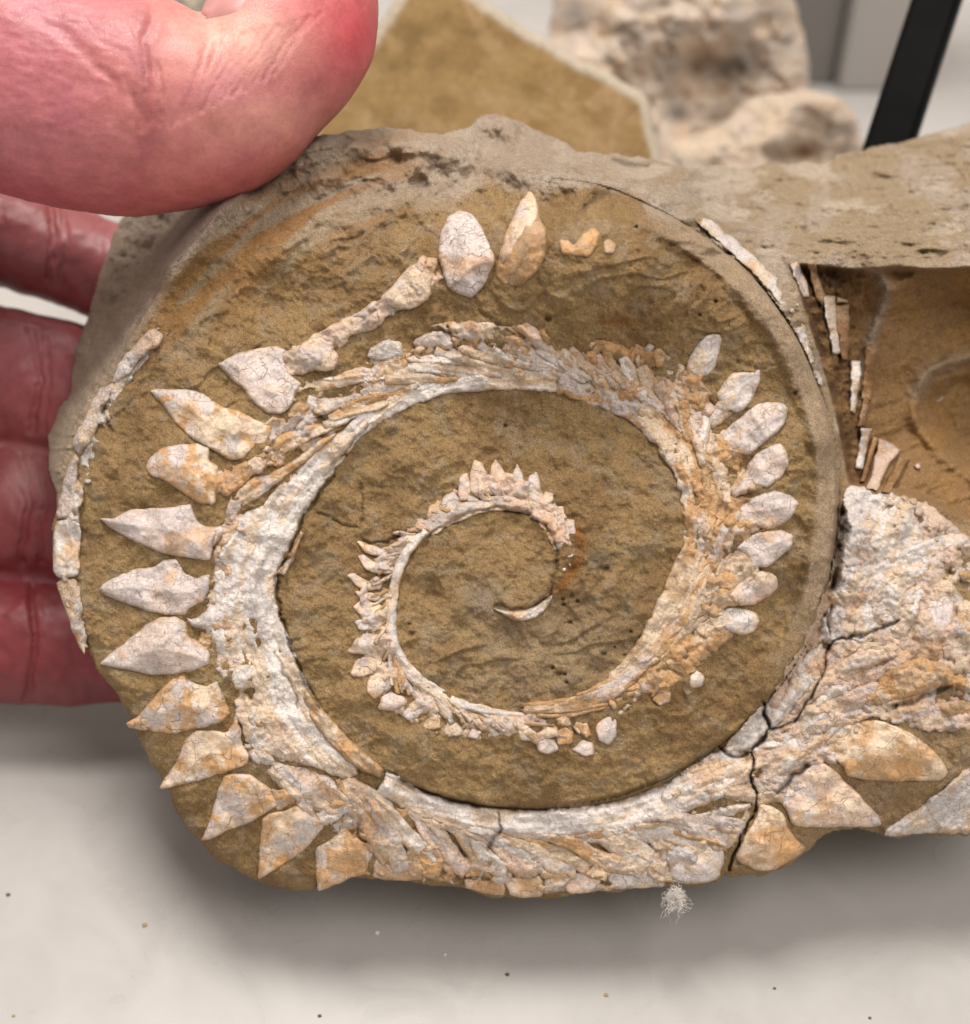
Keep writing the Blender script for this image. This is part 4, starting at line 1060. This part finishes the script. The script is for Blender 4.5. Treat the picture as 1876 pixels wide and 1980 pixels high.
EDGEC = (.62, .55, .46)
ty = table_y(-82)
back_rock('sandstone_slab', 'smooth tan cut stone slab with a pale edge, leaning right behind the fossil', 'stone slab',
          [480, ty, 520, 420, 598, 225, 733, 48, 765, -10, 800, -70, 860, -60, 930, -5, 1010, 48, 1100, 102, 1200, 152, 1255, 185, 1268, 240, 1284, 320, 1290, 420, 1330, ty],
          [700, 100, -3, 1000, 60, -4, 1200, 200, 0, 900, 500, 6, 600, 500, 4, 1200, 500, 6], -78, [(.41, .27, .11), (.34, .215, .085), (.46, .31, .15)], M_STONE, amp=.12, wall=16, seed=60, R=14,
          edge=(22, (.66, .58, .47)),
          stains_and_shade=[(random.uniform(640, 1260), random.uniform(0, 300), random.uniform(10, 34), random.uniform(8, 22), random.choice([(.22, .14, .05), (.26, .165, .06), (.50, .36, .19)]), .55) for _ in range(34)] + [(1190, 235, 16, 30, (.50, .33, .18), .8), (1130, 262, 44, 14, (.50, .33, .18), .7), (1060, 280, 40, 14, (.48, .32, .17), .6), (1225, 270, 30, 26, (.42, .27, .12), .6), (800, 60, 30, 20, (.22, .14, .05), .6), (790, 100, 20, 18, (.24, .15, .055), .6), (860, 40, 22, 16, (.22, .14, .05), .6)])
ty = table_y(-135)
back_rock('pale_rock', 'pale cream rough rock with a dark grey hollow, tallest behind the slab', 'rock',
          [1000, ty, 1040, 300, 1060, 60, 1080, -90, 1300, -140, 1500, -100, 1545, 30, 1562, 90, 1566, 170, 1560, 250, 1580, 330, 1600, ty],
          [1150, 50, 0, 1300, 60, 6, 1400, 60, 3, 1500, 60, -4, 1330, 120, -4, 1480, 125, -6, 1400, 150, -8, 1300, 200, 0, 1420, 220, -6, 1560, 200, -8, 1250, 400, 10, 1500, 500, 8, 1080, -20, -14],
          -130, [(.82, .69, .58), (.66, .57, .50), (.84, .66, .50)], M_STONE, amp=2.2, wall=34, seed=70,
          stains_and_shade=[(1110, 25, 40, 40, (.24, .21, .19), .8), (1430, 130, 75, 32, (.20, .175, .155), .9), (1350, 130, 22, 18, (.22, .14, .08), .9), (1310, 220, 20, 14, (.05, .04, .035), .9), (1400, 220, 50, 26, (.26, .20, .15), .8), (1290, 140, 24, 90, (.42, .38, .34), .7), (1520, 70, 30, 50, (.46, .40, .35), .7)])  # some dark spots paint shade into the hollow and the gap beside the slab
ty = table_y(-118)
back_rock('pale_boulder', 'low cream rounded rock with a brown hollow, in front of the black post', 'rock',
          [1240, ty, 1255, 400, 1275, 285, 1330, 262, 1400, 235, 1440, 190, 1500, 180, 1560, 168, 1620, 185, 1660, 215, 1668, 262, 1665, 330, 1690, 420, 1700, ty],
          [1300, 290, 0, 1450, 220, 4, 1560, 200, 2, 1640, 240, -2, 1560, 290, -4, 1500, 280, 4, 1400, 290, 4, 1450, 450, 12],
          -112, [(.84, .68, .53), (.80, .66, .54), (.72, .62, .52)], M_STONE, amp=1.7, wall=30, seed=80,
          stains_and_shade=[(1555, 292, 46, 26, (.27, .155, .075), 1.0), (1640, 262, 16, 24, (.24, .17, .13), .9), (1590, 205, 50, 8, (.46, .30, .17), .6), (1500, 270, 40, 14, (.78, .66, .56), .7)])
ty = table_y(-160)
back_rock('grey_rock', 'small grey and cream rock, in the gap above the knuckle of the thumb', 'rock',
          [260, ty, 300, 200, 330, -20, 400, -80, 520, -90, 640, -80, 700, -40, 720, 200, 760, ty], [400, 0, 0, 600, 0, -4, 500, 300, 6], -150,
          [(.50, .42, .32), (.30, .27, .24), (.60, .52, .40)], M_STONE, amp=1.0, wall=30, seed=90)

# black post, grey panel
M_BLACK = mat_simple('black_metal', (.004, .0036, .0036), .6, .06, .15, .3)
a = P(1812, 0, -60); b = P(1722, 275, -60)
dr = (b - a) / np.linalg.norm(b - a)
top = a - dr * 120
bot = b + dr * ((b[2] - 4) / -dr[2])
L = np.linalg.norm(bot - top)
bm = bmesh.new()
bmesh.ops.create_cube(bm, size=1)
for v in bm.verts:
    v.co = Vector((v.co.x * 8.6, v.co.y * 5, v.co.z * L)) * MM
bmesh.ops.bevel(bm, geom=bm.edges[:], offset=1.0 * MM, segments=3, affect='EDGES')
me = bpy.data.meshes.new('post'); bm.to_mesh(me); bm.free(); me.materials.append(M_BLACK)
foot = np.array([bot[0], bot[1], 0.0])
ST = empty('display_stand', foot, 'black metal stand post leaning behind the fossil at upper right', 'stand')
o = obj('post', me, (top + bot) / 2, ST, foot)
o.rotation_euler = Vector(-dr).to_track_quat('Z', 'Y').to_euler()
bm = bmesh.new()
bmesh.ops.create_cone(bm, cap_ends=True, segments=48, radius1=26 * MM, radius2=25 * MM, depth=3.6 * MM)
bmesh.ops.bevel(bm, geom=[e for e in bm.edges if len(e.link_faces) == 2 and abs(e.calc_face_angle()) > .5], offset=.8 * MM, segments=2, affect='EDGES')
me = bpy.data.meshes.new('stand_foot'); bm.to_mesh(me); bm.free(); me.materials.append(M_BLACK)
obj('stand_foot', me, foot + np.array([0, 0, 1.82]), ST, foot)

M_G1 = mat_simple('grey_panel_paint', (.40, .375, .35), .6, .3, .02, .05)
M_G2 = mat_simple('shaded_side_grey', (.20, .185, .17), .6, .3, .02, .05)  # darker copy of the panel grey: shade of the box's side as colour
q0 = P(1632, 120, -265); q1 = P(1760, 120, -265); q2 = P(1535, 120, -262)
PN = empty('storage_box', (q0[0], q0[1], 0), 'plain grey box standing at the back between pale rock and black post', 'box')
pz = (q0[0], q0[1], 0)
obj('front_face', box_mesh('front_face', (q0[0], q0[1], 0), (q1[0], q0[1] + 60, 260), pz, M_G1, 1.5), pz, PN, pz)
obj('shaded_side', box_mesh('shaded_side', (q2[0] - 30, q0[1] + 6, 0), (q0[0] - .3, q0[1] + 60, 258), pz, M_G2, 1.5), pz, PN, pz)


# ------------------------------------------------------------------ the hand
def mat_skin():
    m, nt, b = newmat('skin')
    n = N(nt)
    t = n.attr().outputs['Color']
    g1, _ = n.noise(.35, 4, .6)
    g2, _ = n.noise(1.6, 4, .6)
    c = n.mix(1.0, t, n.ramp(g1, .3, .7, (.86, .80, .80, 1), (1.12, 1.14, 1.14, 1)), 'MULTIPLY')
    c = n.mix(1.0, c, n.ramp(g2, .3, .7, (.92, .88, .88, 1), (1.06, 1.08, 1.08, 1)), 'MULTIPLY')
    n.link(c, b.inputs['Base Color'])
    b.inputs['Subsurface Weight'].default_value = .15
    b.inputs['Subsurface Radius'].default_value = (1.0, .35, .2)
    b.inputs['Subsurface Scale'].default_value = .0022
    r, _ = n.noise(3.5, 4, .65)
    n.link(n.ramp(r, .3, .7, (.34, .34, .34, 1), (.52, .52, .52, 1)), b.inputs['Roughness'])
    b.inputs['Specular IOR Level'].default_value = .45
    # fine skin lines: stretched cells
    mp = nt.nodes.new('ShaderNodeMapping'); mp.inputs['Rotation'].default_value = (0.3, .9, .4); mp.inputs['Scale'].default_value = (1.6, .30, 1.6)
    n.link(n.vec, mp.inputs['Vector'])
    v = nt.nodes.new('ShaderNodeTexVoronoi'); v.feature = 'DISTANCE_TO_EDGE'; v.inputs['Scale'].default_value = 1.5
    n.link(mp.outputs[0], v.inputs['Vector'])
    k = n.ramp(v.outputs['Distance'], 0.0, .16)
    n.link(n.bump(r, .07, .5, n.bump(k, .03, .4)), b.inputs['Normal'])
    return m


M_SKIN = mat_skin()


def sweep(bm, pts, seg=28):
    """pts: (px, py, w, r_layout, depth_mm) -> closed tapered tube with rounded ends"""
    p = np.array(pts, float)
    p = chaikin(p, 2, closed=False)
    C = P(p[:, 0], p[:, 1], p[:, 2])
    sc = (DIST - p[:, 2]) / DIST / PXMM
    r1 = p[:, 3] * sc; r2 = p[:, 4]
    # rounded caps
    def cap(Ca, Cb, ra, rb):
        d = (Ca - Cb) / np.linalg.norm(Ca - Cb)
        Cs, rs1, rs2 = [], [], []
        for a in (80, 65, 48, 30, 14):
            s = math.sin(math.radians(a)); c = math.cos(math.radians(a))
            Cs.append(Ca + d * ra * s); rs1.append(ra * c); rs2.append(rb * c)
        return Cs, rs1, rs2
    a = cap(C[0], C[1], r1[0], r2[0]); b = cap(C[-1], C[-2], r1[-1], r2[-1])
    C = np.array(a[0] + list(C) + b[0][::-1]); r1 = np.array(a[1] + list(r1) + b[1][::-1]); r2 = np.array(a[2] + list(r2) + b[2][::-1])
    tan = np.gradient(C, axis=0); tan /= np.linalg.norm(tan, axis=1)[:, None]
    rings = []
    for i in range(len(C)):
        e2 = BK - tan[i] * np.dot(BK, tan[i]); e2 /= np.linalg.norm(e2)
        e1 = np.cross(tan[i], e2)
        ring = []
        for k in range(seg):
            t = 2 * math.pi * k / seg
            q = C[i] + e1 * r1[i] * math.cos(t) + e2 * r2[i] * math.sin(t)
            ring.append(bm.verts.new(Vector(q * MM)))
        rings.append(ring)
    for i in range(len(rings) - 1):
        for k in range(seg):
            bm.faces.new((rings[i][k], rings[i][(k + 1) % seg], rings[i + 1][(k + 1) % seg], rings[i + 1][k]))
    bm.faces.new(rings[0][::-1]); bm.faces.new(rings[-1])


bm = bmesh.new()
# thumb: metacarpal mound, first phalanx, tip bent back
sweep(bm, [(-560, 260, -22, 300, 20), (-380, 160, -12, 270, 18), (-200, 105, -6, 238, 16), (-60, 130, -5, 222, 14.5), (60, 165, -4, 216, 14), (180, 196, -4, 214, 13.5), (285, 205, -4, 212, 13.5), (365, 214, -4, 194, 12.8), (440, 214, -5, 160, 12.2), (502, 148, -6, 150, 11.4), (560, 84, -7, 166, 11.2), (568, 20, -8, 164, 10.4)])
# fingers curling behind the block
sweep(bm, [(-520, 470, -45, 170, 13), (-300, 445, -46, 130, 11), (-120, 442, -46, 108, 10), (0, 452, -46, 100, 9.5), (140, 495, -46, 98, 9.5), (300, 560, -44, 94, 8.6), (420, 610, -42, 88, 7.8)])
sweep(bm, [(-520, 660, -42, 170, 13), (-300, 690, -44, 145, 12), (-100, 715, -45, 138, 11), (60, 738, -45, 134, 10.5), (220, 775, -44, 126, 9.8), (400, 830, -42, 110, 8.4)])
sweep(bm, [(-520, 900, -40, 170, 13), (-300, 945, -43, 140, 12), (-100, 975, -45, 134, 11), (60, 990, -45, 130, 10.5), (220, 1010, -44, 120, 9.8), (380, 1040, -42, 106, 8.4)])
sweep(bm, [(-520, 1140, -36, 160, 12), (-300, 1190, -40, 135, 11), (-100, 1225, -43, 128, 10.5), (80, 1240, -43, 126, 10), (230, 1250, -43, 112, 9), (350, 1255, -42, 98, 8)])
# palm and wrist
sweep(bm, [(-560, 650, -34, 330, 18), (-540, 900, -30, 340, 19), (-520, 1120, -30, 320, 17), (-540, 1250, -32, 240, 13)], 36)
sweep(bm, [(-1250, 500, -45, 420, 26), (-950, 560, -42, 470, 24), (-700, 640, -38, 560, 19), (-520, 720, -38, 520, 15)], 40)
me = bpy.data.meshes.new('hand_raw'); bm.to_mesh(me); bm.free()
tmp = bpy.data.objects.new('hand_raw', me); COL.objects.link(tmp)
r = tmp.modifiers.new('r', 'REMESH'); r.mode = 'VOXEL'; r.voxel_size = .00075; r.use_smooth_shade = True
sm = tmp.modifiers.new('s', 'SMOOTH'); sm.iterations = 10; sm.factor = .5
sb = tmp.modifiers.new('u', 'SUBSURF'); sb.levels = 1; sb.render_levels = 1
dg = bpy.context.evaluated_depsgraph_get()
hm = bpy.data.meshes.new_from_object(tmp.evaluated_get(dg))
bpy.data.objects.remove(tmp)
nv = len(hm.vertices)
co = np.zeros(nv * 3); hm.vertices.foreach_get('co', co); co = co.reshape(-1, 3)
no = np.zeros(nv * 3); hm.vertices.foreach_get('normal', no); no = no.reshape(-1, 3)
rel = co / MM - FOC
hu = rel @ RT; hv = rel @ UP; hw = rel @ BK
hx = CX + hu * PXMM * DIST / (DIST - hw); hy = CY - hv * PXMM * DIST / (DIST - hw)
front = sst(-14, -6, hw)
disp = np.zeros(nv)
CRE = [([262, -60, 296, 20, 278, 80, 283, 140, 282, 200, 276, 250], 7, .30), ([330, -40, 300, 40, 284, 110], 4, .10), ([210, -30, 250, 60, 280, 140], 4, .10), ([110, 40, 180, 120, 250, 190, 284, 230], 12, .14), ([60, 20, 150, 90, 225, 160], 9, .12),
       ([300, 120, 312, 180, 305, 240], 4, .25), ([245, 150, 262, 210, 262, 290], 6, .25)]
for k in range(11):
    x = 350 + k * 20
    CRE.append(([x - 20, 245 - k * 10, x + 26, 165 - k * 10, x + 52 + k * 2, 85 - k * 6], 4.2, .12 + .08 * (k % 3 == 0)))
for pts, wd, dp in CRE:
    q = T('D', pts)
    dd = linedist(hx + fbm(hx, hy, 20, 2, 4) * 8, hy, q)
    disp -= front * dp * np.exp(-(dd / wd) ** 2)
    disp += front * dp * .12 * np.exp(-((dd - wd * 2.2) / (wd * 1.3)) ** 2)
disp += front * fbm(hx, hy, 120, 2, 61) * .6
# long fine folds running down the thumb and joint folds on the fingers behind
disp += front * fbm(hx * .35 + hy * .25, hy * .9 - hx * .35, 9, 3, 66) * .16 * sst(300, 200, hx)
for pts, wd, dp in (([60, 640, 75, 730, 60, 830], 7, .8), ([85, 650, 98, 740, 84, 830], 5, .5), ([40, 880, 52, 980, 40, 1090], 7, .8), ([75, 890, 84, 980, 72, 1090], 5, .5), ([60, 1130, 70, 1240, 55, 1350], 7, .8), ([95, 390, 104, 450, 92, 540], 6, .7), ([120, 400, 128, 470, 116, 550], 5, .4)):
    dd = linedist(hx + fbm(hx, hy, 30, 2, 4) * 12, hy, T('D', pts))
    disp -= (1 - front) * dp * np.exp(-(dd / wd) ** 2)
disp += (1 - front) * fbm(hx, hy, 60, 3, 68) * .9
co = co + no * disp[:, None] * MM
HO = np.array([-70.0, 30.0, 0.0])
hm.vertices.foreach_set('co', (co - HO * MM).ravel())
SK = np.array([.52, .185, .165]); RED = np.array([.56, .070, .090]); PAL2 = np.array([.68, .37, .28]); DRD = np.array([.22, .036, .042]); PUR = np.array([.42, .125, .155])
c = np.broadcast_to(SK, (nv, 3)).copy()
mm = lambda col, m: mixc(c, np.array(col), np.clip(m, 0, 1))
n1 = fbm(hx, hy, 80, 4, 63) + .5
c = mm(PUR, sst(.45, .8, n1) * .45)
c = mm(RED, front * .85 * np.exp(-(((hx - 700) / 90) ** 2 + ((hy - 70) / 90) ** 2)))
c = mm(RED, front * .5 * np.exp(-(((hx - 600) / 90) ** 2 + ((hy - 20) / 50) ** 2)))
c = mm(PAL2, front * .85 * np.exp(-(((hx - 450) / 110) ** 2 + ((hy - 60) / 60) ** 2)))  # pale highlight painted on the upper part of the thumb
c = mm(PAL2, front * .35 * np.exp(-(((hx - 520) / 130) ** 2 + ((hy - 230) / 50) ** 2)))
c = mm(DRD, front * .35 * np.exp(-((linedist(hx + fbm(hx, hy, 30, 2, 4) * 16, hy, T('D', [280, 40, 285, 240, 262, 360]))) / 26) ** 2))
c = mm(PUR, front * .6 * sst(330, 120, hx))
c = mm(RED * .8, front * .45 * sst(250, 400, hy))  # shade on the thumb's underside put into the skin colour
c = mm(DRD, (1 - front) * (.78 + .2 * sst(800, 1100, hy)))  # fingers behind tinted dark red to stand for their shade
c = mm(PUR, (1 - front) * .55 * np.exp(-(((hx - 60) / 70) ** 2 + ((hy - 690) / 60) ** 2)))
c = mm([.50, .27, .26], (1 - front) * .8 * np.exp(-(((hx - 50) / 40) ** 2 + ((hy - 915) / 45) ** 2)))  # painted highlight on one of the rear fingers
c = mm([.40, .17, .18], (1 - front) * .7 * np.exp(-(((hx - 50) / 60) ** 2 + ((hy - 660) / 45) ** 2)))  # lit top of the finger above, painted paler
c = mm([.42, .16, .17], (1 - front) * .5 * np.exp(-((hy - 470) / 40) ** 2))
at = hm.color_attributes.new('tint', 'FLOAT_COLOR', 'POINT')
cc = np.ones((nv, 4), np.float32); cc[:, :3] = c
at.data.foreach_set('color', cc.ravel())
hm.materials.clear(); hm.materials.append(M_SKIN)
hm.polygons.foreach_set('use_smooth', np.ones(len(hm.polygons), bool))
hm.name = 'hand_skin'
HAND = empty('person', HO, 'bare hand gripping the left end of the fossil block, thumb on top and fingers behind', 'person')
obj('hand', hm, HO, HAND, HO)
# thumb nail: curved plate set into the upper side of the tip
M_NAIL = mat_simple('nail', (.55, .26, .24), .42, .35, .4, .08)
from mathutils.bvhtree import BVHTree
tree = BVHTree.FromPolygons([Vector(v) for v in (co - HO * MM)], [tuple(p_.vertices) for p_ in hm.polygons])
bm = bmesh.new()
c0 = P(540, 110, -7); c1 = P(568, 20, -8)
ax = (c1 - c0) / np.linalg.norm(c1 - c0)
nn = UP * .93 + BK * .30 - RT * .28; nn -= ax * np.dot(nn, ax); nn /= np.linalg.norm(nn)
bb = np.cross(ax, nn)
g = []
for i in range(21):
    row = []
    for j in range(21):
        u_ = -1 + i / 10; v_ = -1 + j / 10
        su = u_ * math.sqrt(1 - v_ * v_ * .30); sv = v_ * math.sqrt(1 - u_ * u_ * .22)
        t = sv * math.radians(36)
        q = c0 + ax * (2.6 + 4.4 * su)
        dr_ = nn * math.cos(t) + bb * math.sin(t)
        o_ = q + dr_ * 40
        hit = tree.ray_cast(Vector((o_ - HO) * MM), Vector(-dr_))
        base_ = Vector((q + dr_ * 11.2 - HO) * MM)
        if hit[0] is None or (hit[0] - base_).length > 3.0 * MM: hit = (base_,)
        h_ = hit[0] + Vector(dr_) * (.55 - .75 * max(abs(u_), abs(v_)) ** 6) * MM
        row.append(bm.verts.new(h_))
    g.append(row)
for i in range(20):
    for j in range(20):
        bm.faces.new((g[i][j], g[i + 1][j], g[i + 1][j + 1], g[i][j + 1]))
for _ in range(6):
    bmesh.ops.smooth_vert(bm, verts=[v for v in bm.verts if not v.is_boundary], factor=.5, use_axis_x=True, use_axis_y=True, use_axis_z=True)
bmesh.ops.recalc_face_normals(bm, faces=bm.faces[:])
bmesh.ops.solidify(bm, geom=bm.faces[:], thickness=.5 * MM)
me = bpy.data.meshes.new('thumb_nail'); bm.to_mesh(me); bm.free(); me.materials.append(M_NAIL)
for p_ in me.polygons: p_.use_smooth = True
obj('thumb_nail', me, HO, HAND, HO)


# ------------------------------------------------------------------ crumbs on the counter, lint
def on_table(px, py):
    d = P(px, py, 0) - (FOC + BK * DIST)
    o = FOC + BK * DIST
    return o + d * (-o[2] / d[2])


M_CRD = mat_simple('dark_grit', (.10, .07, .05), .8, .3, 2.0, .3)
M_CRL = mat_simple('pale_grit', (.75, .70, .62), .7, .3, 2.0, .2)
M_CRT = mat_simple('tan_grit', (.36, .26, .15), .8, .3, 2.0, .2)


def crumb(seed, mat, sz):
    rnd = random.Random(seed)
    bm = bmesh.new()
    bmesh.ops.create_icosphere(bm, subdivisions=2, radius=1)
    for v in bm.verts:
        v.co *= (.75 + .5 * rnd.random())
        v.co.x *= sz * 1.2 * MM; v.co.y *= sz * MM; v.co.z *= sz * .6 * MM
        v.co.z += sz * .5 * MM
    me = bpy.data.meshes.new('crumb'); bm.to_mesh(me); bm.free(); me.materials.append(mat)
    return me


CRUMBS = [
    (16, 1731, .28, M_CRD, 'tiny dark stone crumb at the left edge of the counter'),
    (618, 1965, .24, M_CRD, 'dark crumb at the bottom edge of the counter, below the lower left teeth'),
    (981, 1885, .27, M_CRD, 'dark crumb below the middle of the fossil block, lower than the white specks'),
    (1498, 1912, .18, M_CRD, 'faint dark speck on the counter at lower right, below the crack in the block'),
    (1682, 1969, .19, M_CRD, 'dark speck in the lower right corner of the counter'),
    (280, 1790, .34, M_CRT, 'largest tan stone crumb, on the bare counter at lower left'),
    (1172, 1925, .27, M_CRT, 'tan crumb on the counter below the white lint tuft'),
    (26, 1965, .22, M_CRT, 'small tan crumb in the bottom left corner of the counter'),
    (729, 1805, .30, M_CRL, 'white speck in the shadow just below the lower left of the block'),
    (861, 1847, .20, M_CRL, 'smaller white speck at the edge of the shadow below the block')]
for i, (x, y, sz, mt, lb) in enumerate(CRUMBS):
    o = obj('stone_crumb', crumb(i, mt, sz), on_table(x, y))
    o['label'] = lb; o['category'] = 'crumb'; o['group'] = 'stone crumbs scattered on the counter'

M_LINT = mat_simple('lint_fibre', (.66, .61, .56), .9, .2)


def lint(name, label, px, py, w, r, nf, seed, hang):
    rnd = random.Random(seed)
    cu = bpy.data.curves.new(name, 'CURVE'); cu.dimensions = '3D'; cu.bevel_depth = .000016; cu.bevel_resolution = 1
    c0 = P(px, py, w)
    for i in range(nf):
        sp = cu.splines.new('POLY'); n = 12
        sp.points.add(n - 1)
        a = rnd.uniform(0, 6.283)
        st = np.array([rnd.gauss(0, r * .2), rnd.gauss(0, r * .2), rnd.gauss(0, r * .2)])
        dirv = RT * (math.cos(a) * (.5 + .6 * (i % 5 == 0)) + .12) + UP * (math.sin(a) * .7 - hang) + BK * rnd.uniform(-.5, .5)
        Ln = r * rnd.uniform(.25, 1.0)
        bend = np.array([rnd.gauss(0, .5) for _ in range(3)])
        for k in range(n):
            t = k / (n - 1)
            q = st + dirv * Ln * t * .45 + bend * Ln * t * t * .8 + np.array([math.sin(t * 9 + i), math.cos(t * 8 + i * 2), math.sin(t * 7 + i * 3)]) * r * .16
            sp.points[k].co = (*(q * MM), 1)
    t_ = bpy.data.objects.new(name, cu); COL.objects.link(t_)
    dg = bpy.context.evaluated_depsgraph_get()
    me = bpy.data.meshes.new_from_object(t_.evaluated_get(dg))
    bpy.data.objects.remove(t_)
    me.materials.clear(); me.materials.append(M_LINT)
    o = obj(name, me, c0)
    o['label'] = label; o['category'] = 'lint'
    return o


lint('lint_tuft', 'white fluffy lint tuft hanging from the bottom edge of the block', 1307, 1730, -5.0, 2.3, 260, 3, 1.6)
lint('lint_tuft', 'wispy white fibres caught on the top of the block behind the rim', 1470, 385, -27, 3.0, 26, 5, 0)
